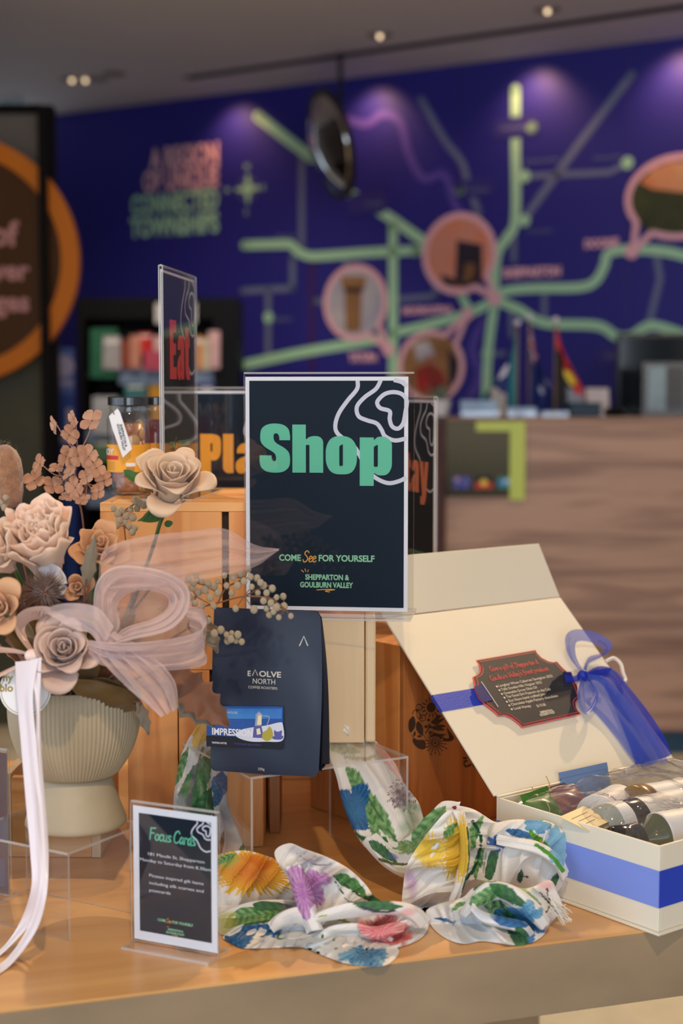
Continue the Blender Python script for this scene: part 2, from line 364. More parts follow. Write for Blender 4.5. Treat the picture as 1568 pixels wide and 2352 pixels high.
for s, px, py, c, w_ in [('Merrigum',636,548,10,46),('Girgarre',630,738,11,40),('Nathalia',1150,300,10,60),('Wunghnu',1075,442,9,46),('Katamatite',1208,376,9,78),('Numurkah',1365,368,9,62),('Congupna',1210,536,9,58),('Euroa Road',1390,822,10,72),('Tongala',836,474,10,42)]: wtext(lab, s, px, py, c, w_, m_grey)
lab.build('map_labels', wall)
slog = MB()
for s, x0, x1, yb, c, m in [('A REGION',345,503,389,48,m_pinkl),('OF UNIQUE',330,503,440,46,m_pinkl),('CONNECTED',303,503,493,44,m_green),('TOWNSHIPS',300,503,545,44,m_green)]:
    wtext(slog, s, x0, yb, c, x1-x0, m, bold=.04)
slog.build('slogan_lettering', wall)
cps = MB(); c0 = W(570,434); R0 = abs(W(570,400)[1]-c0[1])
for k in range(4):
    a = k*PI/2
    cps.prism([(c0[0]+math.cos(a)*R0*1.15, c0[1]+math.sin(a)*R0*1.15), (c0[0]+math.cos(a+.7)*R0*.38, c0[1]+math.sin(a+.7)*R0*.38), c0, (c0[0]+math.cos(a-.7)*R0*.38, c0[1]+math.sin(a-.7)*R0*.38)], -.005, -.005, m_green)
cps.stroke([(c0[0]+math.cos(2*PI*k/24)*R0*.8, c0[1]+math.sin(2*PI*k/24)*R0*.8) for k in range(24)], R0*.09, m_grey, y=-.004, closed=True, sm=False)
cps.disc(c0, R0*.72, m_pill, y=-.0035)
for ch, dx, dz in (('N',0,1.35),('S',0,-1.75),('E',1.4,-.15),('W',-1.75,-.15)): text(cps, ch, c0[0]+dx*R0-.02, c0[1]+dz*R0, R0*.36, m_green, y=-.005, bold=.02)
cps.build('compass_rose', wall)
m_cream = mat('photo_cloud', rgb(222,214,214), .5, var=.4, vscale=5, col2=rgb(150,160,200)); m_tan = mat('photo_tower', rgb(176,130,88), .5, var=.4, vscale=14); m_dark = mat('photo_dark', rgb(52,44,66), .5, var=.3, vscale=8)
m_sun = mat('photo_sunset', rgb(250,140,70), .5, var=.5, vscale=6, col2=rgb(226,168,160)); m_red = mat('photo_red', rgb(190,40,48), .5, var=.5, vscale=9, col2=rgb(90,60,50)); m_grn = mat('photo_paddock', rgb(74,82,44), .5, var=.5, vscale=12); m_skin = mat('photo_skin', rgb(200,130,110), .5, var=.4, vscale=10)
m_gold = mat('photo_golden_sky', rgb(244,190,140), .5, var=.3, vscale=3, col2=rgb(230,120,60))
def bubble(cx, cy, r, tip, fill, extras, sq=1.0):
    mb = MB(); c = W(cx, cy); R = abs(W(cx, cy-r)[1]-c[1]); t = W(*tip); RX = R*sq*1.13
    d = Vector((t[0]-c[0], t[1]-c[1])); a0 = math.atan2(d.y, d.x)
    pts = []
    n = 56
    for k in range(n):
        a = a0 + .22 + (2*PI-.44)*k/(n-1); pts.append((c[0]+math.cos(a)*RX, c[1]+math.sin(a)*R))
    pts += [(c[0]+d.x*.93+math.cos(a0-1.5)*.01, c[1]+d.y*.93), (t[0], t[1])]
    mb.stroke(pts, R*.17, m_pink, y=-.007, closed=True, sm=False); mb.disc(t, R*.19, m_pink, y=-.0075)
    mb.disc(c, R, fill, y=-.006, rx=RX/R, n=40)
    for (pts_, m_) in extras: mb.prism([W(*p) for p in pts_], -.0065, -.0065, m_)
    mb.build('photo_bubble', wall)
bubble(817,695,82,(893,803), m_cream, [([(783,635),(842,635),(838,665),(788,665)], m_tan), ([(792,665),(832,665),(830,762),(795,762)], m_tan), ([(790,660),(836,660),(833,672),(794,672)], m_dark)], .86)
bubble(1055,583,88,(1137,686), m_sun, [([(1050,552),(1108,562),(1108,650),(1075,662),(1046,655)], m_dark), ([(1066,605),(1090,605),(1094,650),(1064,650)], m_tan), ([(1012,630),(1048,642),(1046,660),(1020,652)], m_dark)], .9)
bubble(990,842,78,(1074,722), m_tan, [([(952,850),(985,835),(1015,850),(1030,890),(1000,912),(960,895)], m_red), ([(1030,800),(1055,830),(1050,880),(1032,890)], m_dark), ([(950,790),(985,782),(1000,815),(960,830)], m_cream), ([(975,815),(1000,815),(1000,842),(978,842)], m_skin)], .92)
bubble(1560,452,92,(1452,578), m_grn, [([(1470,420),(1500,388),(1545,372),(1625,372),(1655,425),(1570,442),(1500,435)], m_gold)], 1.2)
# panel joins
jn = MB()
for px in (400,1052,1440): a = W(px, 500)[0]; jn.box(a-.002, a+.002, -.0012, 0, 0, CEIL, m_dk)
jn.build('panel_joint', wall)
# ceiling, with a service slot's shade painted as a dark flush strip
cl = MB(); cl.box(-6, 8, -5, 14, CEIL, CEIL+.1, m_ceil); ceil = cl.build('ceiling'); ceil['kind'] = 'structure'
m_slot = mat('painted_slot_shade', rgb(44,44,60), .9, spec=.05)
sl = MB(); a = onz(418,176, CEIL); b = onz(1700,-10, CEIL); dd = (b-a).normalized(); nn = Vector((-dd.y, dd.x, 0))
for (o0, o1, z0, m_) in ((0, .07, -.003, m_slot),):
    q = [a+nn*o0, b+nn*o0, b+nn*o1, a+nn*o1]
    sl.add([(p.x,p.y,CEIL+z0) for p in q]+[(p.x,p.y,CEIL) for p in q], [(3,2,1,0),(0,1,5,4),(1,2,6,5),(2,3,7,6),(3,0,4,7)], m_)
slo = sl.build('trim_1'); slo['kind'] = 'structure'; slo['label'] = 'dark flush strip painted as the shade of an air slot along the grey ceiling'
fl = MB(); fl.box(-6, 8, -5, 14, -.1, 0, m_floor); flo = fl.build('floor'); flo['kind'] = 'structure'
m_lw = mat('side_wall_paint', rgb(120,112,104), .8)
lw = MB(); lw.box(-.15, 0, -7, .12, 0, CEIL, m_lw)
wl = lw.build('wall_left'); wl.matrix_basis = Matrix.Translation(Vector((WL.x-.75, WL.y+.35, 0))); TM[wl.name] = wl.matrix_basis.copy(); wl['kind'] = 'structure'
rw = MB(); q = WM @ Vector((6.2, 0, 0)); rw.box(0, .12, -4.6-q.y, .3, 0, CEIL, m_lw); wr = rw.build('wall_right'); wr.matrix_basis = Matrix.Translation((q.x, q.y, 0)); wr['kind'] = 'structure'
m_lw2 = mat('dark_front_wall', rgb(38,38,42), .8); xf = WL.x-.9  # unseen front wall, added dark to tone down what the signs reflect
fw = MB()
for x0, x1, z0, z1 in ((xf, -.6, 0, CEIL), (3.0, q.x+.12, 0, CEIL), (-.6, 3.0, 0, .5), (-.6, 3.0, 2.75, CEIL)): fw.box(x0, x1, -4.6, -4.5, z0, z1, m_lw2)
o = fw.build('wall_front'); o['kind'] = 'structure'
m_mul = mat('dark_window_frame', rgb(34,34,38), .5)
mu = MB()
for k in range(4): y = -4.5+k*2.26; mu.box(xf, xf+.06, y-.03, y+.03, 0, CEIL, m_mul)
mu.box(xf, xf+.06, -4.5, 2.3, 0, .12, m_mul); mu.box(xf, xf+.06, -4.5, 2.3, 2.6, CEIL, m_mul); o = mu.build('window_1'); o['kind'] = 'structure'  # unseen glazing frame, added where the side daylight lamp shines in
mu = MB(); mu.box(-.6, 3.0, -4.58, -4.52, .5, .56, m_mul); mu.box(-.6, 3.0, -4.58, -4.52, 2.69, 2.75, m_mul)
for x in (-.6, .6, 1.8, 2.94): mu.box(x, x+.06, -4.58, -4.52, .56, 2.69, m_mul)
o = mu.build('window_2'); o['kind'] = 'structure'  # unseen frame added around the opening for the front area lamp
# ceiling fittings
m_lamp = bpy.data.materials.new('warm_lamp_glow'); m_lamp.use_nodes = True
b_ = m_lamp.node_tree.nodes['Principled BSDF']; b_.inputs['Emission Color'].default_value = (1,.72,.42,1); b_.inputs['Emission Strength'].default_value = 2.4
m_ring = mat('downlight_trim', rgb(150,140,130), .5)
def downlight(px, py, twin, label, on=True):
    p = onz(px, py, CEIL); t = thing('downlight', label, 'ceiling light', (p.x, p.y, CEIL), 0, 'ceiling downlights')
    a = MB(); a.lathe([(.0,-.004),(.05,-.004),(.056,-.008),(.06,-.001)], m_ring, 24)
    if twin: a.lathe([(.0,-.004),(.05,-.004),(.056,-.008),(.06,-.001)], m_ring, 24, Matrix.Translation((.13,0,0)))
    a.build('trim_ring', t)
    if on:
        g = MB(); g.sphere((0,0,-.012), .011, m_lamp, 6)
        if twin: g.sphere((.07,0,-.012), .011, m_lamp, 6)
        g.build('lamp', t)
downlight(165, 180, True, 'twin ceiling downlight at the far left of the grey ceiling')
downlight(872, 78, False, 'ceiling downlight just before the air slot, middle of the three lit ones')
downlight(1257, 20, False, 'ceiling downlight near the top right corner of the grey ceiling')
downlight(263, 168, False, 'small unlit ceiling fitting beside the twin downlight', False)
m_dome = mat('white_dome_plastic', rgb(190,215,225), .35)
p = onz(28, 232, CEIL); t = thing('ceiling_sensor', 'white domed sensor on the ceiling above the dark partition frame', 'sensor', (p.x, p.y, CEIL))
a = MB(); a.lathe([(.001,-.05),(.04,-.045),(.065,-.02),(.07,0)], m_dome, 24); a.build('dome', t, smooth=True)
a = MB(); a.lathe([(.075,-.01),(.08,-.004),(.08,0)], m_dome, 24); a.build('base', t)
# warm wall washers recessed in the ceiling
for px, py, e in ((545,300,34),(862,235,40),(1232,220,46),(1560,175,52)):
    q = W(px, py); P = WM @ Vector((q[0], -.16, CEIL-.03)); T = WM @ Vector((q[0], 0, CEIL-.42))
    spot('wall_washer', P, T, e*.36, (1,.50,.26), 115, 1.0, .04)
# ---------------------------------------------------------------- background furniture
m_black = mat('matt_black', rgb(10,10,14), .5, spec=.15); m_blk2 = mat('soft_black_shelf', rgb(22,20,22), .6, spec=.15)
m_white = mat('white_card', rgb(225,225,228), .5)
# convex mirror hung in front of the map wall
m_mirror = mat('mirror_dome', (.75,.72,.68,1), .06, metal=1)
m_back = mat('mirror_backing', rgb(40,32,40), .6)
mp_ = at(757, 332, 7.35)
t = thing('convex_mirror', 'tilted round convex mirror hanging in front of the purple map wall', 'mirror', M=align(mp_, Vector((-.93, -.33, -.25)), (0, 0, 1)))
a = MB(); a.lathe([(.0,.075),(.08,.068),(.16,.045),(.22,.01),(.245,0)], m_mirror, 40); a.build('dome', t, smooth=True)
a = MB(); a.lathe([(.245,0),(.262,.004),(.262,-.02),(.0,-.022)], m_back, 40); a.build('rim', t)
a = MB(); top = Vector((mp_.x+.05, mp_.y+.1, CEIL)); a.tube([mp_+Vector((.03,.01,.02)), top-Vector((0,0,.2)), top], .012, m_back, 8); a.build('hanging_rod', t, world=True)
# reception counter
m_lam = wood('grey_oak_laminate', rgb(130,96,80), rgb(184,146,124), grain=(14,1,1), scale=11, rough=.45, knots=False)
m_teal = mat('teal_kickboard', rgb(40,74,96), .7)
m_ctop = wood('counter_top_laminate', rgb(120,92,80), rgb(160,128,112), grain=(14,1,1), scale=10, knots=False)
CD = 5.5; xa = at(1024, 965, CD).x; zt = at(1200, 966, CD).z
t = thing('reception_counter', 'long wood-grain reception counter below the purple map wall', 'counter', (xa, CD, 0))
zl = zt
a = MB(); a.box(0, 1.9, 0, .03, .09, zl, m_lam); a.box(.0, .03, .03, .75, .09, zl, m_lam); a.box(1.87,1.9,.03,.75,.09,zl,m_lam); a.build('front_panel', t, bevel=.004)
a = MB(); a.box(-.0, 1.9, 0, .36, zl, zl+.012, m_ctop); a.build('counter_ledge', t, bevel=.004)
a = MB(); a.box(.03, 1.87, .37, .74, zl-.22, zl-.19, m_ctop); a.build('work_surface', t)
a = MB(); a.box(.05, 1.87, .04, .7, 0, .09, m_teal); a.build('kickboard', t)
m_gcol = mat('blue_grey_post', rgb(112,112,140), .5)
t = thing('display_stand', 'slim grey stand post at the left end of the reception counter', 'stand', (xa-.09, CD-.1, 0))
a = MB(); a.box(-.012, .05, 0, .03, 0, 1.05, m_gcol); a.build('post', t, bevel=.004); a = MB(); a.box(-.1, .08, -.08, .25, 0, .015, m_gcol); a.build('foot', t, bevel=.004)
# mirrored plaque with three flags on the counter face
m_gold_m = mat('gold_mirror_acrylic', (.022,.017,.010,1), .18, metal=1, bump=.0)
m_lime = mat('lime_edge', rgb(190,205,80), .4)
P0 = at(1024, 968, CD-.02); P1 = at(1205, 1142, CD-.02)
wq = P1.x-P0.x; hq = P0.z-P1.z
t = thing('flag_plaque', 'dark gold mirrored plaque with three little flags fixed on the counter front', 'plaque', (P0.x, CD, P1.z))
a = MB(); a.box(0, wq, -.012, -.001, 0, hq, m_gold_m); a.build('mirror_plate', t, bevel=.002)
a = MB(); a.box(wq-.055, wq, -.016, -.0125, -.01, hq, m_lime); a.box(wq*.38, wq-.0555, -.016, -.0125, hq-.035, hq, m_lime); a.build('bright_border', t)
m_fb = mat('flag_blue', rgb(24,40,150), .5); m_fr = mat('flag_red', rgb(196,40,40), .5); m_fy = mat('flag_yellow', rgb(240,205,50), .5); m_fk = mat('flag_black', rgb(20,18,20), .6); m_ft = mat('flag_turquoise', rgb(10,120,130), .5); m_fg = mat('flag_green', rgb(10,120,90), .5); m_fw = mat('flag_white', rgb(225,225,240), .5)
m_fc = mat('flag_cyan', rgb(40,140,200), .5)
def pl_flag(kind, x):
    z = .03; w_ = .062; h = .045; a = MB(); y = -.013
    def R(x0,x1,z0,z1,m,dy=0): a.add([(x+x0*w_,y-dy,z+z0*h),(x+x1*w_,y-dy,z+z0*h),(x+x1*w_,y-dy,z+z1*h),(x+x0*w_,y-dy,z+z1*h)], [(0,1,2,3)], m)
    if kind == 0:
        R(0,1,0,1,m_fb); R(.05,.45,.68,.78,m_fw,.0002); R(.2,.3,.5,.98,m_fw,.0002); R(.06,.44,.71,.75,m_fr,.0004); R(.23,.27,.5,.98,m_fr,.0004)
        for sx,sz in ((.25,.22),(.75,.2),(.75,.8),(.62,.52),(.88,.55)): a.disc((x+sx*w_,z+sz*h),.0028,m_fw,y-.0003,n=7)
    elif kind == 1: R(0,1,.5,1,m_fk); R(0,1,0,.5,m_fr); a.disc((x+.5*w_,z+.5*h), h*.28, m_fy, y-.0003)
    else:
        R(0,1,0,1,m_fc); R(0,1,.8,1,m_fg,.0002); R(0,1,0,.2,m_fg,.0002); a.stroke([(x+.5*w_+math.cos(k*.5-.4)*h*.2, z+h*.5+math.sin(k*.5-.4)*h*.2) for k in range(9)], .006, m_fw, y-.0004)
    a.build(('national_flag','first_nations_flag','islander_flag')[kind], t)
pl_flag(0, .026); pl_flag(1, .107); pl_flag(2, .190)
# things on the counter
m_lblue = mat('pale_blue_leaflet', rgb(160,190,222), .4, var=.2, vscale=20); m_navyb = mat('dark_teal_box', rgb(22,52,72), .5); m_scr = mat('monitor_bezel', rgb(14,14,16), .35)
def leaflet(px0, px1, py0, py1, D, label, m, tilt=.35, text_=None, cat='leaflet holder', name='leaflet_holder'):
    a0 = at(px0, py1, D); a1 = at(px1, py1, D); h = (py1-py0)/F*D
    t = thing(name, label, cat, (a0.x, D, a0.z), 0)
    w_ = a1.x-a0.x; s = math.tan(tilt)*h
    q = MB(); q.add([(0,0,0),(w_,0,0),(w_,s,h),(0,s,h),(0,.012,0),(w_,.012,0),(w_,s+.012,h),(0,s+.012,h)], [(0,1,2,3),(7,6,5,4),(0,4,5,1),(1,5,6,2),(2,6,7,3),(3,7,4,0)], m); q.build('leaflet', t)
    q = MB(); q.box(0, w_, s, s+.05, -.002, .004, m_blk2); q.box(0, w_, -.01, 0, 0, .02, m_clear0); q.build('holder', t)
m_clear0 = clear('clear_plastic', haze=.08, hcol=(.8,.85,.9,1))
CB = zt+.012
def onctr(px0, px1, py0, Dy, label, m, **k):
    p = at(px0, 965, Dy); yb = 1176 + F*math.tan(0)  # base row found from the ledge height
    # pixel row where the ledge lies at depth Dy
    s = (CB-CZ)/Dy; py1 = 1176 - F*((s*_cp + _sp)/(_cp - s*_sp)); leaflet(px0, px1, py0, py1, Dy, label, m, **k)
onctr(1058, 1143, 920, CD+.08, 'pale blue leaflet propped at the left end of the counter', m_lblue)
onctr(1165, 1232, 936, CD+.08, 'small pale blue leaflet standing right of the larger blue one', m_lblue)
onctr(1242, 1305, 953, CD+.07, 'low pale blue card lying below the red flag', m_lblue)
onctr(1128, 1163, 890, CD+.2, 'off-white card leaning behind the blue leaflets', mat('cream_card', rgb(170,162,158), .5))
onctr(1305, 1342, 892, CD+.2, 'grey card right of the red and black flag', mat('grey_card', rgb(120,130,150), .5))
onctr(1348, 1400, 892, CD+.2, 'white price card left of the monitor', mat('white_price_card', rgb(200,190,195), .5, var=.25, vscale=30))
s_ = (CB-CZ)/(CD+.1)
p = at(1310, 965, CD+.1)
t = thing('stationery_box', 'dark teal stationery box on the counter under the price cards', 'box', (p.x, CD+.12, CB))
a = MB(); a.box(0, .115, 0, .12, 0, .045, m_navyb); a.build('body', t, bevel=.004); a = MB(); a.box(-.003, .118, -.003, .123, .045, .052, m_navyb); a.build('lid', t, bevel=.002)
t = thing('computer_mouse', 'rounded black mouse beside the dark teal box', 'mouse', (p.x+.17, CD+.16, CB))
a = MB(); a.sphere((0,0,.018), .04, m_black, 10, sq=(1,.7,.45)); a.build('body', t, smooth=True); a = MB(); a.box(-.004,.004,-.028,-.01,.034,.038,m_blk2); a.build('scroll_wheel', t)
p = at(985, 940, CD+.3)
t = thing('desk_plant', 'small leafy plant on the left end of the counter', 'plant', (p.x+.04, CD+.3, 0))
# monitor
p = at(1420, 965, CD+.45)
t = thing('computer_monitor', 'black computer monitor on the counter at the right edge', 'monitor', (p.x, CD+.5, zl-.189), 0)
a = MB(); a.box(.0, .55, 0, .035, .17, .52, m_scr); a.build('casing', t, bevel=.008)
a = MB(); a.box(.24, .30, .036, .07, .0, .3, m_scr); a.box(.15,.4,-.06,.14,0,.012,m_scr); a.build('stand', t, bevel=.004)
m_gl = mat('dark_screen_glass', rgb(20,26,32), .08, coat=1)  # plain dark glossy glass of the monitor screen
a = MB(); a.box(.012, .54, -.003, 0, .18, .505, m_gl); a.build('screen', t)
p = at(1475, 965, CD+.15)
m_pale = mat('pale_sheet_mottled', rgb(150,180,190), .3, var=.5, vscale=7)  # mottled pale tone of the brochure sheets
t = thing('perspex_brochure_stand', 'clear brochure stand with pale sheets in front of the monitor', 'brochure stand', (p.x, CD+.15, CB))
a = MB(); a.box(.02, .085, .006, .009, .02, .185, m_pale); a.box(.09,.15,.006,.009,.03,.18,m_blk2); a.build('sheet', t); a = MB(); a.box(0, .16, 0, .004, 0, .2, m_clear0); a.box(0,.16,.012,.015,0,.2,m_clear0); a.box(0,.16,0,.06,0,.004,m_clear0); a.build('holder', t)
# desk flags on slanting poles
def hang_flag(name, label, pxt, pyt, D, lean, kind, seed, wpx=48):
    top = at(pxt, pyt, D); t = thing(name, label, 'flag', (top.x-lean*.5*0, D, CB), 0, 'small flags standing on the reception counter')
    H = top.z-CB
    a = MB(); a.tube([(0,0,.01),(0,0,H)], .004, m_tanp, 8); a.build('pole', t)
    a = MB(); a.sphere((0,0,H+.012), .012, m_fw, 6); a.build('finial', t, smooth=True)
    a = MB(); a.lathe([(.035,0),(.035,.008),(.012,.014),(.006,.02)], m_blk2, 20); a.build('base', t, smooth=False)
    W_ = wpx/F*D; L = H*.86
    def fn(u, v):                     # v down the hoist, u across the drooping fly
        sp = .25+.75*math.sin(min(1, v*1.25)*PI/2)
        x = u*W_*sp*lean; y = .012*math.sin(u*9+seed+v*2)*(.3+u); z = H-.01-v*L-(u**1.3)*.16*(1-v*.7)
        return (x, y, max(z, .012))
    ms = {'a': (m_fk, m_fr, m_fy), 't': (m_ft, m_fb2, m_fw), 'c': (m_fb2, m_fw, m_fr)}[kind]
    nu, nv = 18, 30; vs = [fn(i/nu, j/nv) for i in range(nu+1) for j in range(nv+1)]; cl_ = MB()
    for i in range(nu):
        for j in range(nv):
            u = (i+.5)/nu; v = (j+.5)/nv
            if kind == 'a': m = m_fy if (u-.45)**2*1.2+((v-.5)*1.4)**2 < .03 else (m_fr if u > .5 or v < .28 else m_fk)
            elif kind == 't': m = m_ft if (u < .2 or u > .85) else (m_fw if (u-.45)**2+((v-.42)*1.6)**2 < .022 else m_fb2)
            else: m = (m_fr if abs(u-.3) < .05 or abs(v-.22) < .035 else (m_fw if abs(u-.3) < .12 or abs(v-.22) < .08 or abs((u-.3)*1.2-(v-.22)) < .04 else m_fb2)) if u < .6 and v < .42 else (m_fw if (u-.5)**2+((v-.72)*1.6)**2 < .008 or (u-.85)**2+(v-.4)**2 < .008 else m_fb2)
            k = i*(nv+1)+j; cl_.add([vs[k], vs[k+nv+1], vs[k+nv+2], vs[k+1]], [(0,1,2,3)], m)
    cl_.build('flag_cloth', t, solid=.002)
m_tanp = wood('flag_pole_wood', rgb(110,84,56), rgb(150,118,82), scale=20, knots=False); m_fb2 = mat('flag_navy', rgb(14,34,110), .55)
hang_flag('desk_flag', 'turquoise and blue flag with white emblem, leftmost of the three desk flags', 1188, 748, CD+.24, -1, 't', 0, 85)
hang_flag('desk_flag', 'navy flag with a red and white corner, between the other two desk flags', 1215, 735, CD+.36, 1, 'c', 2, 60)
hang_flag('desk_flag', 'black and red flag with a yellow disc, rightmost of the desk flags', 1276, 742, CD+.24, 1, 'a', 4, 85)
# leaves for the little plant
m_leafb = mat('background_leaf', rgb(110,140,120), .5)
a = MB(); a.lathe([(.03,CB),(.045,CB+.06),(.04,CB+.06)], m_white, 16); a.build('pot', bpy.data.objects['desk_plant'])
a = MB()
for k in range(14):
    an = k*2.4; r_ = .02+.045*((k*7) % 5)/5; zz = CB+.06+.06*((k*3) % 7)/7
    a.add([(0,0,CB+.05),(r_*math.cos(an)-.012*math.sin(an), r_*math.sin(an)+.012*math.cos(an), zz), (1.7*r_*math.cos(an),1.7*r_*math.sin(an),zz+.01),(r_*math.cos(an)+.012*math.sin(an), r_*math.sin(an)-.012*math.cos(an), zz)], [(0,1,2,3)], m_leafb)
a.build('leaves', bpy.data.objects['desk_plant'])
# brochure rack against the wall
RD = 7.35; xl = at(176, 700, RD).x; xr = at(546, 700, RD).x; zr = at(360, 684, RD).z
t = thing('brochure_rack', 'tall black brochure rack against the purple wall', 'brochure rack', (xl, RD, 0))
wR = xr-xl
a = MB(); a.box(0, .04, 0, .4, 0, zr, m_black); a.box(wR-.12, wR, 0, .4, 0, zr, m_black); a.box(.04, wR-.12, .36, .4, 0, zr, m_blk2); a.box(.04, wR-.12, 0, .36, zr-.1, zr, m_black); a.build('carcass', t)
m_shelf = mat('rack_shelf_lip', rgb(120,142,176), .35)
zs = [at(300, y, RD).z for y in (858, 1000, 1140)]
for i, z in enumerate(zs):
    a = MB(); a.box(.04, wR-.12, .0, .36, z-.02, z, m_blk2); a.build('shelf', t)
    a = MB(); a.box(.2 if i == 0 else .04, wR-.12, -.012, -.001, z-.05, z+.03, m_shelf); a.build('shelf_lip', t)
a = MB(); a.box(.06, wR-.14, .34, .35, zr-.19, zr-.15, mat('rack_header', rgb(58,44,40), .6)); a.build('header_strip', t)
def mb_cols(i): return [rgb(40,110,84), rgb(180,180,190), rgb(150,70,50), rgb(215,150,130), rgb(220,30,36), rgb(200,80,110), rgb(225,225,228), rgb(222,150,80), rgb(235,190,196), rgb(224,205,180), rgb(60,130,140), rgb(40,40,46), rgb(220,160,30), rgb(50,50,150), rgb(190,60,80), rgb(190,196,208), rgb(90,130,90)][i]
def brochure(px0, px1, py0, py1, ci, label, lean=.12, D=RD-.03, grp='brochures on the black rack'):
    a0 = at(px0, py1, D); w_ = (px1-px0)/F*D; h = (py1-py0)/F*D
    m = mat('brochure_cover', mb_cols(ci), .35, var=.35, vscale=16); q = MB()
    q.box(0, w_, 0, .012, 0, h, m); q.box(w_*.12, w_*.88, -.001, 0, h*.78, h*.9, m_white) if ci % 3 == 1 else None
    o = q.build('brochure'); o.matrix_basis = Matrix.Translation(a0) @ Matrix.Rotation(-lean, 4, 'X'); TM[o.name] = o.matrix_basis.copy(); tag(o, label, 'brochure', grp)
for i, (x0, x1, y0, y1, ci, d) in enumerate([(207,268,754,868,0,'large green-framed brochure at the left of the upper rack shelf'),(236,276,772,848,1,'silvery brochure overlapping the green-framed one'),(272,300,780,846,2,'rust brown brochure on the upper rack shelf'),(298,322,770,846,3,'salmon brochure left of the bright red one'),(318,348,765,812,4,'bright red brochure in the middle of the upper shelf'),(330,372,806,850,5,'pink brochure below the bright red one'),
    (352,376,772,806,8,'pale pink brochure right of the bright red one'),(356,450,696,742,6,'white notice card standing above the upper rack shelf'),(444,466,772,848,7,'orange brochure right of the tall acrylic sign'),(464,482,776,850,9,'cream brochure towards the right of the upper shelf'),(478,504,760,846,8,'tall pale pink brochure at the right end of the upper shelf'),
    (212,270,910,998,15,'grey brochure with red band at the left of the second shelf'),(286,336,882,925,10,'teal brochure on the second rack shelf'),(302,345,922,996,11,'black brochure on the second rack shelf'),(342,376,878,996,12,'mustard yellow brochure on the second rack shelf'),(456,492,878,996,13,'indigo brochure at the right of the second shelf'),(214,262,1010,1060,16,'green brochure low on the left of the rack')]):
    brochure(x0, x1, y0, y1, ci, d, D=RD-.03-.014*(i % 2))
# blue banner stand
m_bb = mat('banner_blue', rgb(28,66,150), .5); m_bb2 = mat('banner_light_blue', rgb(84,108,176), .5); m_bw = mat('banner_white', rgb(176,170,200), .5)
BD = 6.4; bx = at(72, 800, BD).x; bw = (168-72)/F*BD; zb = at(100, 800, BD).z
t = thing('banner_stand', 'blue information banner stand beside the black brochure rack', 'banner stand', (bx, BD, 0))
a = MB(); a.box(0, bw, 0, .02, .03, zb, m_bb); a.box(0, bw, -.002, 0, zb-.19, zb-.0, m_bb2); a.build('banner', t)
a = MB(); a.disc((bw*.76, zb-.075), .046, m_bw, y=-.003); a.box(bw*.4, bw*.98, -.004, -.002, zb-.155, zb-.135, m_bw)
for k, (x, z, w_, h) in enumerate([(.45,-.3,.14,.12),(.82,-.3,.13,.10),(.42,-.38,.45,.03),(.35,-.55,.5,.09),(.8,-.55,.16,.1)]): a.box(bw*x, bw*min(1,(x+w_)), -.004, -.002, zb+z-h/2, zb+z+h/2, m_bw)
a.build('printed_panel', t)
a = MB(); a.box(-.02, bw+.02, -.1, .12, 0, .03, m_blk2); a.build('foot', t)
# glazed partition with the big round sign, far left
PD = 6.0; m_frame = mat('partition_frame', rgb(20,14,12), .6, spec=.1); m_pan = mat('partition_panel', rgb(116,104,92), .6, var=.25, vscale=2)
m_pic = mat('partition_picture', rgb(84,78,44), .6, var=.5, vscale=3, col2=rgb(52,54,40))
px_ = at(112, 300, PD).x; zt_ = at(60, 262, PD).z
t = thing('partition_screen', 'dark-framed partition screen at the left edge of the photo', 'partition', (px_, PD, 0))
a = MB(); a.box(-1.2, -.02, .0, .04, 1.5, zt_, m_pan); a.build('upper_panel', t)
a = MB(); a.box(-1.2, -.02, .0, .04, 0, 1.5, m_pic); a.build('picture_panel', t)
a = MB(); a.box(-.018, .018, -.03, .06, 0, zt_+.03, m_frame); a.build('post', t)
a = MB(); a.box(-1.2, -.025, -.02, .06, zt_, zt_+.035, m_frame); a.build('top_rail', t)
m_or = mat('sign_orange', rgb(214,118,14), .5, spec=.2); m_br = mat('sign_brown', rgb(84,50,14), .5, spec=.15, var=.15, vscale=3); m_sp = mat('sign_pink_lettering', rgb(200,134,126), .5)
DD = PD-.14; c = at(-100, 596, DD); R_ = 280/F*DD
t = thing('round_wall_sign', 'large round brown sign with an orange ring, mounted on the partition', 'sign', (c.x, DD, c.z))
ring = [(R_*math.cos(2*PI*k/80), R_*math.sin(2*PI*k/80)) for k in range(80)]; ri = R_*.855; hole = [(ri*math.cos(-2*PI*k/80), ri*math.sin(-2*PI*k/80)) for k in range(80)]
a = MB(); a.prism(ring, -.015, .03, m_or, holes=[hole]); a.build('orange_ring', t)
a = MB(); a.prism([(p[0]*.855, p[1]*.855) for p in ring], .0, .03, m_br); a.build('disc', t)
a = MB()
for s, px, py, cp in (("of", 38, 563, 54), ("River", 66, 642, 44), ("ranges", 68, 714, 44)):
    q = at(px, py, DD); text(a, s, q.x-c.x, q.z-c.z, cp/F*DD, m_sp, y=-.003, align='RIGHT', bold=.035)
a.build('lettering', t)
a = MB(); a.box(-.03, .03, .03, .14, -.03, .03, m_frame); a.build('mounting_bracket', t)
a = MB(); xx = at(100, 600, DD-.03).x-c.x; a.box(xx-.012, xx+.02, -.05, -.02, -.9, zt_-c.z, m_frame); o = a.build('mounting_bar', t)
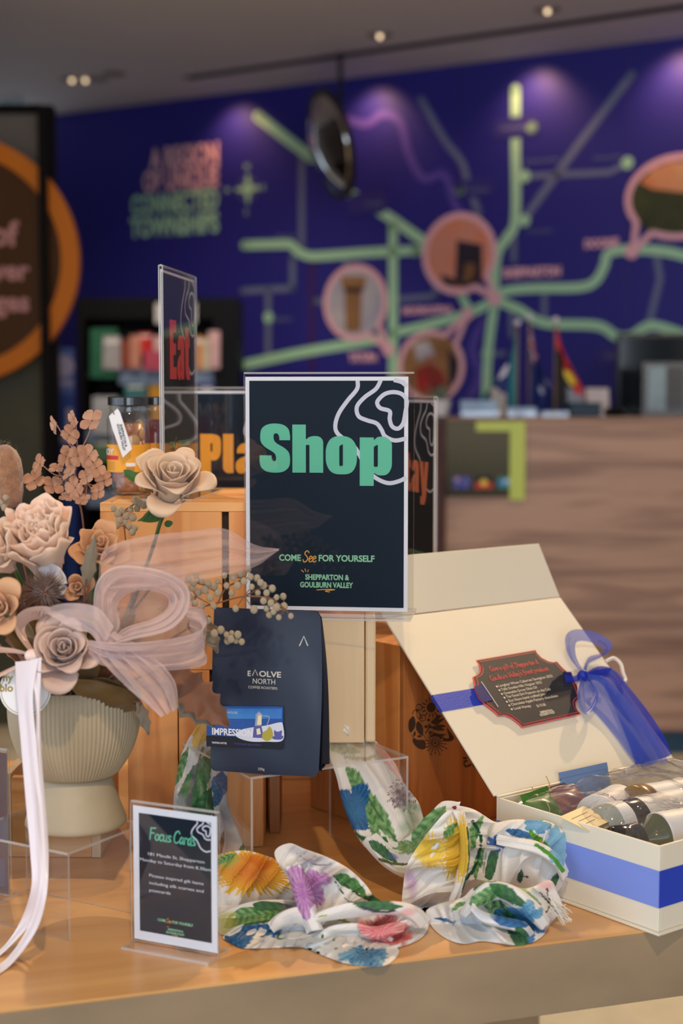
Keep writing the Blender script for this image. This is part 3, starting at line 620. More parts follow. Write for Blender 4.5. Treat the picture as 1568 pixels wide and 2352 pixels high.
# ---------------------------------------------------------------- display table
m_ttop = wood('table_maple_veneer', rgb(204,148,88), rgb(222,172,108), grain=(9,1,1), scale=9, rough=.34, knots=False, coat=.15)
m_tedge = mat('table_edge_band', rgb(156,136,108), .55, var=.18, vscale=5, stretch=(1,1,2), col2=rgb(134,116,92))
TA = onz(0, 2321, TZ); TB = onz(1568, 2126, TZ); tdv = (TB-TA); tdv.z = 0; tdv.normalize(); tang = math.atan2(tdv.y, tdv.x)
x1_ = .68-TA.x
t = thing('display_table', 'wide light wood display table filling the foreground', 'table', (TA.x, TA.y, 0), tang)
X0, X1, DP = -.9, x1_/tdv.x, 1.02
a = MB(); a.box(X0, X1, .0005, DP, TZ-.003, TZ, m_ttop); a.build('tabletop', t)
a = MB(); a.box(X0, X1, 0, DP, TZ-.082, TZ-.0031, m_tedge); a.build('edge_band', t, bevel=.0012)
for x, y in ((X0+.06, .3), (X1-.05, .12), (X0+.06, DP-.1), (X1-.1, DP-.1)):
    a = MB(); a.box(x-.04, x+.04, y-.04, y+.04, 0, TZ-.082, m_tedge); a.build('leg', t, bevel=.002)
# ---------------------------------------------------------------- crates
m_pine = wood('crate_pine', rgb(190,118,56), rgb(216,152,88), grain=(1,1,10), scale=16, rough=.5)
m_pineh = wood('crate_pine_boards', rgb(196,132,68), rgb(226,170,106), grain=(10,1,1), scale=16, rough=.5)
m_pined = wood('crate_brown_pine', rgb(136,82,38), rgb(168,108,56), grain=(1,1,10), scale=13, rough=.55, knots=False)
m_palew = wood('pale_birch', rgb(206,180,142), rgb(222,200,164), grain=(1,1,14), scale=10, rough=.5, knots=False)
m_gap = mat('crate_gap_dark', rgb(40,24,14), .8)
def crate(name, label, loc, rz, w, d, h, m, mh, slit=None, openf=True, th=.012):
    t = thing(name, label, 'crate', loc, rz)
    for xx in (0, w-th): a = MB(); a.box(xx, xx+th, 0, d, 0, h, m); a.build('side_board', t, bevel=.0012)
    a = MB(); a.box(th, w-th, th, d-th, h-th, h, mh); a.build('top_board', t, bevel=.0012)
    a = MB(); a.box(th, w-th, d-th, d, 0, h, mh); a.build('back_board', t)
    return t
TZ1 = TZ+.0005
# lower crate (left), and the taller one standing on it
t = crate('wooden_crate', 'orange pine crate standing on the table behind the ribbed vase', (-.281, 1.985, TZ1), 0, .178, .2, .236, m_pine, m_pineh)
a = MB()
for x0, x1 in ((.0, .066), (.0675, .108), (.116, .178)): a.box(x0, x1, -.012, 0, 0, .236, m_pine)
a.box(.108, .116, -.004, 0, 0, .236, m_gap); a.build('front_board', t, bevel=.001)
t = crate('wooden_crate', 'upper pine crate carrying the two preserve jars and the tall narrow sign', (-.3135, 1.985, TZ1+.2365), 0, .215, .3, .2195, m_pine, m_pineh)
a = MB()
for x0, x1 in ((.0, .158), (.167, .215)): a.box(x0, x1, -.012, 0, 0, .2075, m_pine)
a.box(.158, .167, -.004, 0, 0, .2075, m_gap); a.box(0, .215, -.012, 0, .2077, .2195, m_pineh); a.build('front_board', t, bevel=.001)
AT = TZ1+.456
t = crate('wooden_crate', 'pine crate behind the yellow-lettered sign, its foot seen under the clear riser', (-.3, 2.335, TZ1), 0, .38, .13, .298, m_pineh, m_pineh)
a = MB(); 
for z0, z1 in ((0, .096), (.099, .195), (.198, .298)): a.box(0, .38, -.01, 0, z0, z1, m_pineh)
a.build('front_board', t, bevel=.001)
t = thing('crate_offcut', 'narrow pine block on end under the clear riser beside the crate', 'wood block', (-.098, 2.035, TZ1))
a = MB(); a.box(0, .014, 0, .08, 0, .16, m_pined); a.build('block', t, bevel=.001); 
t = thing('wooden_crate', 'low slatted pine crate on the table behind the vase foot', 'crate', (at(8,1995,1.93).x, 1.93, TZ1), math.radians(-2))
for yy in (0, .12): a = MB(); a.box(.012, .115, yy, yy+.012, 0, .105, m_pineh); a.build('side_board', t, bevel=.001)
for xx in (0, .1152): a = MB(); a.box(xx, xx+.0118, 0, .132, 0, .11, m_palew); a.build('end_board', t, bevel=.001)
a = MB(); a.box(.012, .115, .0122, .1198, 0, .01, m_pineh); a.build('base_board', t)
# pale birch box under the big sign, standing on the clear riser
RZ_ = CZ-.447
# ---------------------------------------------------------------- clear risers
m_acr = clear('clear_acrylic', tint=(.985,.985,.985,1), ior=1.45)
m_aedge = clear('acrylic_edge', tint=(.85,.85,.85,1), ior=1.6, haze=.35, hcol=(.8,.8,.78,1), rough=.1)
m_acrf = clear('acrylic_front_sheet', tint=(.98,.98,.98,1), ior=1.5)
def slab(mb, x0, x1, y0, y1, z0, z1, M=None):
    """acrylic slab: clear faces, brighter cut edges on its thin sides"""
    d = (x1-x0, y1-y0, z1-z0); ax = d.index(min(d))
    vs = [(x0,y0,z0),(x1,y0,z0),(x1,y1,z0),(x0,y1,z0),(x0,y0,z1),(x1,y0,z1),(x1,y1,z1),(x0,y1,z1)]
    fs = {2: [(0,3,2,1),(4,5,6,7)], 1: [(0,1,5,4),(2,3,7,6)], 0: [(1,2,6,5),(3,0,4,7)]}
    for k in (0, 1, 2): mb.add(vs, fs[k], m_acr if k == ax else m_aedge, M)
P1 = onz(158, 2162, TZ); P2 = onz(298, 1905, CZ-.5016)
rh = .0985; e = Vector((P2.x-P1.x, P2.y-P1.y)).normalized(); ra = math.atan2(e.y, e.x)
t = thing('acrylic_riser', 'low clear acrylic riser under the ribbed vase', 'riser', (P1.x, P1.y, TZ1), ra)
a = MB(); slab(a, 0, .135, 0, .16, rh-.003, rh); a.build('top_plate', t)
for xx in (0, .105): a = MB(); slab(a, xx, xx+.003, 0, .16, 0, rh-.0031); a.build('side_plate', t)
VR = (P1, ra, TZ1+rh)
RA = at(575, 1785, 1.77); RB = at(920, 1735, 1.87); RTOP = TZ1+.1525
e = Vector((RB.x-RA.x, RB.y-RA.y)); rl = .204; rb_ = math.atan2(e.y, e.x)
RAo = onz(575, 1785, RTOP)
t = thing('acrylic_riser', 'taller clear acrylic riser under the dark coffee pouch and the pale box', 'riser', (RAo.x, RAo.y, TZ1), rb_)
hh = RTOP-TZ1
a = MB(); slab(a, 0, .215, 0, .2, hh-.003, hh); a.build('top_plate', t)
for xx in (0, .212): a = MB(); slab(a, xx, xx+.003, 0, .2, 0, hh-.0031); a.build('side_plate', t)
M_r2 = TM[t.name]
BXh = .163
t = thing('birch_box', 'pale birch box standing on the clear riser under the large sign', 'box', (-.095, 1.915, RTOP+.0005), 0)
a = MB(); a.box(0, .124, 0, .010, 0, BXh, m_palew); a.build('front_board', t, bevel=.001)
a = MB(); a.box(.125, .1385, .002, .085, 0, BXh, m_palew); a.build('side_board', t, bevel=.003); a = MB(); a.box(-.0, .01, .0102, .085, 0, BXh-.0102, m_palew); a.build('side_board', t, bevel=.003)
a = MB(); a.box(.0102, .124, .0102, .085, BXh-.010, BXh, m_pineh); a.build('top_board', t, bevel=.001)
BXT = RTOP+.0005+BXh
# logo crate, parallel to the gift box
GZ = .1
GL = onz(1140, 1832, TZ+GZ); GR = onz(1547, 1935, TZ+GZ); GH = onz(1541, 1742, TZ+GZ)
gb = Vector((GH.x-GL.x, GH.y-GL.y)); gbl = gb.length; gang = math.atan2(gb.y, gb.x)
LC = onz(916, 1926, TZ)
t = crate('logo_crate', 'brown pine crate with a round burnt-in emblem, under the leaning box lid', (LC.x, LC.y, TZ1), gang, .19, .2, .262, m_pine, m_pineh)
a = MB(); a.box(0, .19, -.009, 0, 0, .262, m_pined); a.build('front_board', t, bevel=.001)
m_burn = mat('burnt_brand', rgb(44,24,12), .7)
a = MB(); y = -.0095
def LG(cx, cy): # crop px (900,1560 origin, 5.227 px per px) -> local x,z on the crate front
    px, py = 900+cx/6.817, 1560+cy/6.817; r = ray(px, py); nrm = Vector((math.sin(gang), -math.cos(gang), 0)); p0 = Vector((LC.x, LC.y, 0)); tt = (p0-CAM).dot(nrm)/r.dot(nrm)
    q = TM[t.name].inverted() @ (CAM+r*tt); return (q.x, q.z)
def blob(pts, sm=True): a.prism(cat2([LG(*p) for p in pts], 5, True) if sm else [LG(*p) for p in pts], y, y, m_burn)
def ln(pts, w, closed=False): a.stroke([LG(*p) for p in pts], w/6.817/F*2.1, m_burn, y=y, closed=closed)
blob([(540+math.cos(k*PI/4)*72, 425+math.sin(k*PI/4)*78) for k in range(8)])
for k in range(14):
    an = 2*PI*k/14; ln([(540+math.cos(an)*98, 425+math.sin(an)*105), (540+math.cos(an)*140, 425+math.sin(an)*150)], 22)
for c, r in (((350,425),48),((405,590),50)):
    ln([(c[0]+math.cos(k*PI/5)*r, c[1]+math.sin(k*PI/5)*r) for k in range(10)], 14, True)
ln([(250,530),(260,490),(310,470),(405,590)], 14); ln([(310,470),(330,590),(405,590)], 12); ln([(350,425),(310,500)], 12)
blob([(260,560),(290,610),(295,700),(260,780),(215,815),(185,740),(190,640),(225,590)])
blob([(335,640),(385,680),(415,760),(410,860),(350,830),(305,760),(305,690)]); ln([(350,740),(400,830),(460,910)], 10)
blob([(270,900),(330,930),(420,930),(455,980),(450,1050),(410,1080),(340,1060),(275,1000),(250,940)])
blob([(290,790),(300,840),(275,880),(260,840)]); blob([(320,870),(360,855),(395,875),(350,895)]); ln([(235,850),(265,900)], 12)
for c in ((500,620,24),(460,725,26),(528,815,26)): blob([(c[0]+math.cos(k*PI/3)*c[2], c[1]+math.sin(k*PI/3)*c[2]) for k in range(6)])
blob([(540,650),(600,590),(640,540),(700,560),(660,610),(740,590),(720,630),(640,690),(560,680)])
blob([(500,680),(560,720),(640,690),(740,700),(760,730),(700,740),(760,770),(690,790),(600,780),(520,750),(460,830),(450,820),(490,760)])
blob([(520,870),(570,830),(560,790),(620,830),(740,840),(790,850),(720,870),(700,920),(640,880),(560,880),(500,890)])
blob([(780,740),(830,800),(870,850),(900,900),(850,950),(740,950),(730,900),(820,900)])
for k in range(17):
    an = 2*PI*k/17+.1; r1 = 165 if k % 2 else 130; ln([(605+math.cos(an)*45, 978+math.sin(an)*45), (605+math.cos(an)*r1, 978+math.sin(an)*r1)], 16)
    if an < 3.3: blob([(605+math.cos(an)*(r1+28)+math.cos(j*PI/3)*13, 978+math.sin(an)*(r1+28)+math.sin(j*PI/3)*14) for j in range(6)])
blob([(605+math.cos(k*PI/3)*24, 978+math.sin(k*PI/3)*24) for k in range(6)])
ln([(1100,1260),(1060,1270),(1060,1320),(1090,1345),(1160,1320)], 34); ln([(1050,1215),(1090,1215)], 34)
ln([(1200,1230),(1210,1340)], 30); ln([(1260,1230),(1265,1330)], 30); ln([(1205,1285),(1262,1280)], 26)
a.build('burnt_emblem', t)
# ---------------------------------------------------------------- acrylic signs
m_navy = mat('poster_dark_navy', rgb(7,27,44), .5, spec=.2); m_pw = mat('poster_white', rgb(225,230,240), .5); m_lines = mat('poster_line_art', rgb(205,208,224), .5)
m_mint = mat('lettering_green', rgb(92,190,158), .5); m_yel = mat('lettering_yellow', rgb(245,168,34), .5); m_rose = mat('lettering_red', rgb(226,70,84), .5); m_peach = mat('lettering_peach', rgb(236,140,96), .5); m_mint2 = mat('tagline_green', rgb(140,205,165), .5); m_gold = mat('script_gold', rgb(232,168,60), .5)
def sc(pts, box, dst):
    """map traced outline points into a destination rectangle"""
    (x0, y0, x1, y1), (u0, v0, u1, v1) = box, dst
    return [((p[0]-x0)/(x1-x0)*(u1-u0)+u0, (p[1]-y0)/(y1-y0)*(v1-v0)+v0) + tuple(p[2:]) for p in pts]
GLY = {  # outlines in traced units, y downward, baseline 530, cap top 297, x-height 355
 'S': ([(343,373),(343,350),(335,318),(310,298),(272,292),(235,298),(210,318),(203,355),(208,385),(228,408),(262,430),(275,445),(277,468),(268,476),(258,466),(256,447),(200,447),(200,475),(207,505),(232,525),(272,531),(312,525),(337,503),(343,470),(338,435),(318,412),(280,388),(268,372),(266,350),(273,340),(285,342),(292,355),(293,373)], []),
 'h': ([(354,297),(417,297),(417,370,6),(432,357,8),(452,352,8),(480,353,14),(498,372,14),(498,530),(434,530),(434,395,6),(417,395,6),(417,530),(354,530)], []),
 'o': ([(510,400,30),(540,352,34),(620,352,34),(655,395,30),(655,490,30),(628,537,34),(540,537,34),(510,490,30)], [[(573,400,7),(590,390,7),(590,497,7),(573,497,7)]]),
 'p': ([(668,358),(733,358),(733,372,6),(750,355,10),(785,353,16),(817,378,18),(817,505,22),(795,541,22),(752,541,10),(733,528,6),(733,592),(668,592)], [[(733,402,7),(752,392,7),(752,500,7),(733,500,7)]]),
 'P': ([(0,297),(95,297,40),(125,320,26),(125,420,30),(100,455,26),(64,455),(64,530),(0,530)], [[(62,352),(74,352,5),(74,402,5),(62,402)]]),
 'l': ([(0,297),(63,297),(63,530),(20,530,12),(0,510,12)], []),
 'a': ([(8,412),(8,385,14),(35,352,20),(105,352,22),(128,378,16),(128,530),(70,530),(66,515,4),(48,534,14),(15,532,14),(0,508,14),(0,465,18),(28,440,14),(66,428,4),(66,395,5),(58,395,5),(58,412)], [[(60,455,4),(67,450,3),(67,498,4),(58,498,4)]]),
 'E': ([(0,297),(118,297),(118,345),(64,345),(64,388),(110,388),(110,434),(64,434),(64,482),(120,482),(120,530),(0,530)], []),
 't': ([(12,315),(75,315),(75,355),(98,355),(98,398),(75,398),(75,485,4),(98,487),(98,530),(40,532,20),(12,505,14),(12,398),(0,398),(0,355),(12,355)], []),
 'y': ([(0,355),(62,355),(75,450),(88,355),(148,355),(108,560,18),(80,592,14),(15,592),(15,548),(42,548,6),(45,530,4)], []),
}
def fat(mb, word, x0, zb, unit, m, y=0, gap=12, cond=1.0):
    x = x0
    for ch in word:
        o_, hs = GLY[ch]; mn = min(p[0] for p in o_); mx = max(p[0] for p in o_)
        f = lambda L: [(x+(p[0]-mn)*unit*cond, zb+(530-p[1])*unit) for p in rpoly(L)]
        ou = f(cat_S(o_) if ch == 'S' else o_)
        if hs: mb.prism(ou, y, y, m, holes=[f(h) for h in hs])
        else: mb.prism(ou, y, y, m)
        x += (mx-mn+gap)*unit*cond
def cat_S(o_):
    a = o_; out = []
    segs = [a[0:16], a[16:33]]      # two smooth runs joined by the straight terminals
    for s_ in segs: out += [tuple(p) for p in cat2([Vector(q) for q in s_], 4)]
    return out
TOPO = [([(658,83),(655,125),(612,180),(572,240),(555,295),(562,335),(600,370),(640,400),(668,445),(700,510),(745,555),(800,578),(850,568),(884,550)], False),
 ([(765,83),(742,125),(690,165),(655,210),(662,255),(700,275),(745,290),(768,320),(785,352),(830,372),(884,362)], False),
 ([(752,180),(782,150),(822,140),(862,150),(884,182),(878,240),(868,290),(845,315),(818,305),(806,270),(806,232),(765,218),(750,200)], True),
 ([(825,82),(860,92),(884,112)], False)]
def topo(mb, w, h, m, y, sx=1, wdt=.0036, z0=None, x0=0, k=1):
    """contour lines for a poster w x h (traced on a 757 x 1138 sheet)"""
    for pts, cl_ in TOPO:
        P = [(x0+(p[0]-134)/757*w*k, h-(p[1]-66)/1138*h*k) for p in pts]
        mb.stroke(P, wdt, m, y=y, closed=cl_, caps=False)
STROKE = {  # small handwriting alphabet, x-height 1, ascender 1.9
 'F':(.9,[[(.1,0),(.12,1.8)],[(.05,1.75),(.9,1.85)],[(.1,1),(.7,1.05)]]), 'o':(.75,[[(.4,.95),(.1,.7),(.12,.2),(.4,0),(.65,.3),(.62,.8),(.4,.95)]]),
 'c':(.65,[[(.6,.8),(.35,.97),(.1,.6),(.15,.12),(.4,0),(.62,.2)]]), 'u':(.8,[[(.08,.95),(.1,.25),(.3,0),(.55,.25),(.6,.95)],[(.6,.95),(.62,.1),(.75,0)]]),
 's':(.6,[[(.55,.85),(.3,.97),(.1,.75),(.45,.35),(.45,.08),(.1,.05)]]), 'C':(1.0,[[(.95,1.5),(.7,1.85),(.3,1.6),(.08,.9),(.2,.2),(.55,0),(.95,.3)]]),
 'a':(.75,[[(.55,.8),(.3,.97),(.08,.5),(.2,0),(.5,.3),(.58,.95),(.6,.1),(.72,0)]]), 'r':(.6,[[(.1,.95),(.12,0)],[(.12,.6),(.3,.95),(.55,.85)]]),
 'd':(.8,[[(.55,.8),(.3,.97),(.08,.5),(.2,0),(.5,.3),(.6,1.85),(.6,.1),(.72,0)]]), 'S':(.95,[[(.9,1.55),(.65,1.85),(.3,1.7),(.25,1.3),(.6,.95),(.8,.5),(.55,.05),(.2,0),(.05,.35)]]),
 'e':(.65,[[(.1,.45),(.5,.6),(.55,.85),(.3,.97),(.1,.6),(.15,.12),(.4,0),(.65,.2)]]), 'G':(1.1,[[(.95,1.5),(.65,1.85),(.2,1.5),(.08,.8),(.3,.1),(.7,.1),(.9,.7),(.6,.8)],[(.9,.7),(.88,-.3)]]),
 'i':(.35,[[(.15,.95),(.15,.1),(.3,0)],[(.17,1.3),(.19,1.38)]]), 'v':(.7,[[(.05,.95),(.3,0),(.6,.95)]]), 'g':(.75,[[(.55,.8),(.3,.97),(.08,.5),(.2,.05),(.5,.3),(.58,.95),(.55,-.5),(.3,-.75),(.1,-.5)]]),
 'f':(.55,[[(.6,1.6),(.42,1.85),(.25,1.4),(.25,-.5)],[(.05,.9),(.5,.98)]]), 't':(.5,[[(.25,1.6),(.22,.2),(.45,0)],[(.02,1.0),(.5,1.05)]]), 'h':(.75,[[(.1,1.85),(.1,0)],[(.1,.6),(.35,.97),(.55,.7),(.6,0)]]),
 'p':(.75,[[(.1,.95),(.1,-.8)],[(.1,.6),(.35,.97),(.6,.6),(.45,.05),(.1,.15)]]), 'n':(.75,[[(.1,.95),(.1,0)],[(.1,.6),(.35,.97),(.55,.7),(.6,0)]]), '&':(.9,[[(.8,0),(.25,1.3),(.5,1.75),(.65,1.3),(.1,.5),(.3,0),(.75,.6)]]),
 'l':(.35,[[(.15,1.85),(.12,.2),(.3,0)]]), 'b':(.75,[[(.1,1.85),(.1,0)],[(.1,.6),(.35,.97),(.6,.5),(.4,0),(.1,.1)]]), 'V':(.9,[[(.05,1.8),(.35,0),(.85,1.85)]]), 'y':(.7,[[(.08,.95),(.2,.3),(.5,.4)],[(.58,.95),(.45,-.4),(.15,-.7)]]), "'":(.25,[[(.15,1.8),(.1,1.5)]]), '.':(.25,[[(.1,.02),(.13,.06)]]), ' ':(.4,[])}
def script(mb, s, x, z, xh, m, y=0, wd=.16, M=None, width=None, slant=.12):
    tot = sum(STROKE[c][0] for c in s); k = (width/(tot*xh)) if width else 1
    for c in s:
        wd_, st = STROKE[c]
        for q in st: mb.stroke([(x+(p[0]+slant*p[1])*xh*k, z+p[1]*xh) for p in q], wd*xh, m, y=y, M=M)
        x += wd_*xh*k
def acrylic_sign(name, label, foot, ang, w, h, poster, foot_d=.045, lift=.004, off=0, lean=0):
    M = Matrix.Translation(foot) @ rotz(ang); t = thing(name, label, 'sign', M=M)
    a = MB(); m = .0015; L = Matrix.Rotation(lean, 4, 'X')
    for y0, fm in ((-.0036, m_acrf), (.0012, m_acr)):
        vs = [(-m,y0,lift),(w+m+off,y0,lift),(w+m+off,y0+.0018,lift),(-m,y0+.0018,lift),(-m,y0,h+lift+.006),(w+m+off,y0,h+lift+.006),(w+m+off,y0+.0018,h+lift+.006),(-m,y0+.0018,h+lift+.006)]
        a.add(vs, [(0,1,5,4),(2,3,7,6)], fm, L); a.add(vs, [(0,3,2,1),(4,5,6,7),(1,2,6,5),(3,0,4,7)], m_aedge, L)
    a.box(-m, w+m+off, -.0018, .0012, h+lift+.0045, h+lift+.0068, m_aedge, L)
    a.build('holder', t)
    a = MB(); slab(a, -m, w+m+off, -foot_d, foot_d, 0, .003)
    if lift > .005: slab(a, -m, w+m+off, -.0012, .0012, .0031, lift+.001)
    a.build('foot_plate', t, bevel=.0008)
    a = MB(); poster(a, w, h); 
    o = a.build('poster', t); o.location = (0, 0, lift+.001)
    return t
def sheet(a, w, h, mg, mgb=None):
    mgb = mg if mgb is None else mgb
    a.box(0, w, -.0003, .0003, 0, h, m_pw); a.box(mg, w-mg, -.0006, -.00031, mgb, h-mg, m_navy)
def tagline(a, w, zb, width, y=-.0009):
    text(a, 'COME', w/2-width/2, zb, width*.066, m_mint2, y=y, bold=.03, width=width*.23); text(a, 'FOR YOURSELF', w/2-width*.085, zb, width*.066, m_mint2, y=y, bold=.03, width=width*.585)
    script(a, 'See', w/2-width*.25, zb-width*.01, width*.062, m_gold, y=y, wd=.16)
def crest(a, cx, zb, width, m1, y=-.0009):
    text(a, 'SHEPPARTON &', cx-width*.40, zb+width*.145, width*.1, m1, y=y, bold=.035, width=width*.83)
    text(a, 'GOULBURN VALLEY', cx-width*.5, zb, width*.1, m1, y=y, bold=.035, width=width)
    a.stroke([(cx-width*.18, zb-width*.05), (cx, zb-width*.035), (cx+width*.16, zb-width*.04), (cx-width*.02, zb-width*.065), (cx+width*.06, zb-width*.085)], width*.014, m_gold, y=y)
    for q in ((-.43,.285,-.47,.32),(-.39,.3,-.405,.345),(-.355,.29,-.34,.325)): a.stroke([(cx+q[0]*width, zb+q[1]*width),(cx+q[2]*width, zb+q[3]*width)], width*.014, m_gold, y=y)
def p_shop(a, w, h):
    sheet(a, w, h, .005)
    topo(a, w, h, m_lines, -.0008, wdt=.0052)
    u = w/757; fat_traced(a, 'Shop', w, h)
    tagline(a, w, h*.2135, .122); crest(a, w*.5, h*.1, .068, m_mint2)
def fat_traced(a, word, w, h):
    for ch in word:
        o_, hs = GLY[ch]; f = lambda L: [((p[0]-134)/757*w, h-(p[1]-66)/1138*h) for p in rpoly(L)]
        ou = f(cat_S(o_)) if ch == 'S' else f(o_)
        a.prism(ou, -.001, -.001, m_mint, holes=[f(q) for q in hs])
S0 = at(566, 1402, 1.94); S1 = at(930, 1414, 1.915)
sa = math.atan2(S1.y-S0.y, S1.x-S0.x)
acrylic_sign('acrylic_sign', 'large upright sign reading Shop in green letters, centre of the display', Vector((S0.x, S0.y, BXT+.0005)), sa, .207, .297, p_shop, foot_d=.05, off=.006)
def word_poster(word, m, cond=1.0, tw=.0036):
    def p(a, w, h):
        sheet(a, w, h, .005); topo(a, w, h, m_lines, -.0008, wdt=tw)
        mn = sum((max(q[0] for q in GLY[c][0])-min(q[0] for q in GLY[c][0])+12) for c in word)-12
        un = .172/mn*cond; un = min(un, .00031)
        fat(a, word, (w-mn*un)/2, h-.142, un, m, y=-.001)
        tagline(a, w, h*.2135, .122); crest(a, w*.5, h*.1, .068, m_mint2)
    return p
def p_eat(a, w, h):
    sheet(a, w, h, .0035); topo(a, w, h, m_lines, -.0008, wdt=.0036); fat(a, 'Eat', .045, h-.142, .00034, m_rose, y=-.001); tagline(a, w, h*.2135, .122); crest(a, w*.5, h*.1, .068, m_mint2)
E0 = at(372, 1100, 1.99)
acrylic_sign('acrylic_sign', 'tall narrow-looking sign seen almost edge-on, reading Eat in red letters', Vector((E0.x, 1.995, AT+.0005)), math.radians(83.5), .207, .297, p_eat, foot_d=.04)
PZ = TZ1+.2985
def p_play(a, w, h):
    sheet(a, w, h, .004); fat(a, 'Play', .052, h-.128, .000262, m_yel, y=-.001); topo(a, w, h, m_lines, -.0008); tagline(a, w, h*.2135, .122); crest(a, w*.5, h*.1, .068, m_mint2)
PX = at(381, 1000, 2.37)
acrylic_sign('acrylic_sign', 'sign with yellow letters half hidden behind the large green-lettered sign', Vector((PX.x, 2.385, PZ+.0005)), math.radians(-3), .22, .297, p_play, foot_d=.04)
def p_stay(a, w, h):
    sheet(a, w, h, .004); topo(a, w, h, m_lines, -.0008); fat(a, 'Stay', .03, h-.138, .00027, m_peach, y=-.001)
    tagline(a, w, h*.2135, .122); crest(a, w*.5, h*.1, .068, m_mint2)
SX = at(1001, 1100, 2.2); an = math.radians(-74)
acrylic_sign('acrylic_sign', 'sign with peach letters seen obliquely behind the right edge of the large sign', Vector((SX.x-.21*math.cos(an), 2.2-.21*math.sin(an), TZ1+.2635)), an, .207, .297, p_stay, foot_d=.035, lift=.026)
def p_focus(a, w, h):
    sheet(a, w, h, .0075, .010); topo(a, w, h-.0068, m_lines, -.0008, wdt=.0017, x0=w*.415, k=.515)
    script(a, 'Focus Cards', w*.2, h*.765, h*.048, m_mint, y=-.001, wd=.24, width=w*.55)
    for s, x, zz, ww in (('181 Maude St, Shepparton',.5,.645,.70),('Monday to Saturday from 8.30am',.5,.595,.88)): 
        text(a, s, w*(x-ww/2)+.002, h*zz, h*.023, m_pw, y=-.001, width=w*ww*.96)
    for s, zz, ww in (('Picasso inspired gift items',.485,.66),('including silk scarves and',.43,.66),('postcards',.375,.26)): text(a, s, w*.19, h*zz, h*.023, m_pw, y=-.001, width=w*ww*.98)
    tagline(a, w, h*.165, w*.42); crest(a, w*.5, h*.085, w*.22, m_mint2)
F0 = onz(309, 2166, TZ); F1 = onz(500, 2201, TZ); fa = math.atan2(F1.y-F0.y, F1.x-F0.x)
acrylic_sign('acrylic_sign', 'small card sign in clear holder at the table front, headed Focus Cards', Vector((F0.x, F0.y, TZ1)), fa, .105, .148, p_focus, foot_d=.024)
m_plum = mat('poster_plum', rgb(60,22,34), .4)
def p_plum(a, w, h): a.box(0, w, -.0003, .0003, 0, h, m_plum); a.box(.006, w-.006, -.0005, -.00031, h*.05, h*.25, mat('poster_grey_strip', rgb(60,56,90), .5))
L0 = onz(22, 2065, TZ); an = math.radians(-25)
acrylic_sign('acrylic_sign', 'clear sign holder with a plum card, cut off by the left edge of the photo', Vector((L0.x-.148*math.cos(an), L0.y-.148*math.sin(an), TZ1)), an, .148, .17, p_plum, foot_d=.02)
# ---------------------------------------------------------------- coffee pouch
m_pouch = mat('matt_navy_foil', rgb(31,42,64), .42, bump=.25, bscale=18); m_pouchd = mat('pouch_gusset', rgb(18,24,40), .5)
C0 = onz(482, 1772, RTOP); C1 = onz(731, 1787, RTOP); cw = (C1-C0).length; ca = math.atan2(C1.y-C0.y, C1.x-C0.x)
ch = (at(487, 1397, C0.y+.01).z - RTOP)
t = thing('coffee_pouch', 'dark navy coffee pouch with a blue picture label, standing on the clear riser', 'coffee pouch', (C0.x, C0.y, RTOP+.0008), ca)
def pdepth(x, z):                      # y of the pouch front at (x,z) in its own frame
    u = x/cw; v = z/ch
    return .010*v - .006*math.sin(PI*min(max(u,0),1))*math.sin(PI*min(1,max(v,0)**.7)) + .0012*math.sin(9*u+7*v) 
def pth(v): return .036*(1-v)**.8 + .0025
rc = .007
def pf(u, v, back=0):
    x0 = .003*v; x1 = cw - .0 + (.003*math.sin(v*PI)); z = v*ch - .004*math.sin(PI*u)*(1-v)*0 
    x = x0+(x1-x0)*u
    # rounded corners
    dz = 0
    for (cx, sg) in ((rc, -1), (cw-rc, 1)):
        d = (x-cx)*sg
        if d > 0:
            k = rc-math.sqrt(max(rc*rc-min(d, rc)**2, 0)); 
            if v > .9: z = min(z, ch-k)
            if v < .1: z = max(z, k)
    y = pdepth(x, z) + (pth(v) if back else 0)
    return (x, y, z)
a = MB(); a.grid(lambda u, v: pf(u, v), 40, 50, m_pouch); a.grid(lambda u, v: pf(1-u, v, 1), 40, 50, m_pouch); 
a.build('front_panel', t, smooth=True)
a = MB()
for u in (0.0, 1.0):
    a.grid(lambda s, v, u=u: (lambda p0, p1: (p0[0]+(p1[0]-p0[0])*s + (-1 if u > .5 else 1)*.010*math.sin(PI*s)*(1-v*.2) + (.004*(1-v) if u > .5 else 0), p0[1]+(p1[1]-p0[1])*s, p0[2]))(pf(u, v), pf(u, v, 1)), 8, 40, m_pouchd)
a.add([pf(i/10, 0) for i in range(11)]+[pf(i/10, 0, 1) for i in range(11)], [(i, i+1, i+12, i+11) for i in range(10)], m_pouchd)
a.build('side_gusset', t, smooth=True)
m_pt = mat('pouch_print', rgb(205,205,196), .5)
def CP(px, py):                        # traced point on the pouch front -> local x,z
    k0 = at(487, 1397, C0.y+.01); 
    r = ray(px, py); Mi = TM[t.name].inverted(); o_ = Mi @ CAM; d_ = (Mi.to_3x3() @ r); tt = (0.003-o_.y)/d_.y; q = o_+d_*tt; return (q.x, q.z)
def drape(mb): mb.v = [Vector((p.x, pdepth(p.x, p.z)-abs(p.y), p.z)) for p in mb.v]; return mb
def ctext(mb, s, px0, px1, pyb, pyt, m, bold=0, y=.0004):
    q0 = CP(px0, pyb); q1 = CP(px1, pyb); q2 = CP(px0, pyt); text(mb, s, q0[0], q0[1], q2[1]-q0[1], m, y=y, width=q1[0]-q0[0], bold=bold)
a = MB(); ctext(a, 'E', 568, 575, 1552, 1540, m_pt, .02); ctext(a, 'OLVE', 595, 646, 1553, 1540, m_pt, .02)
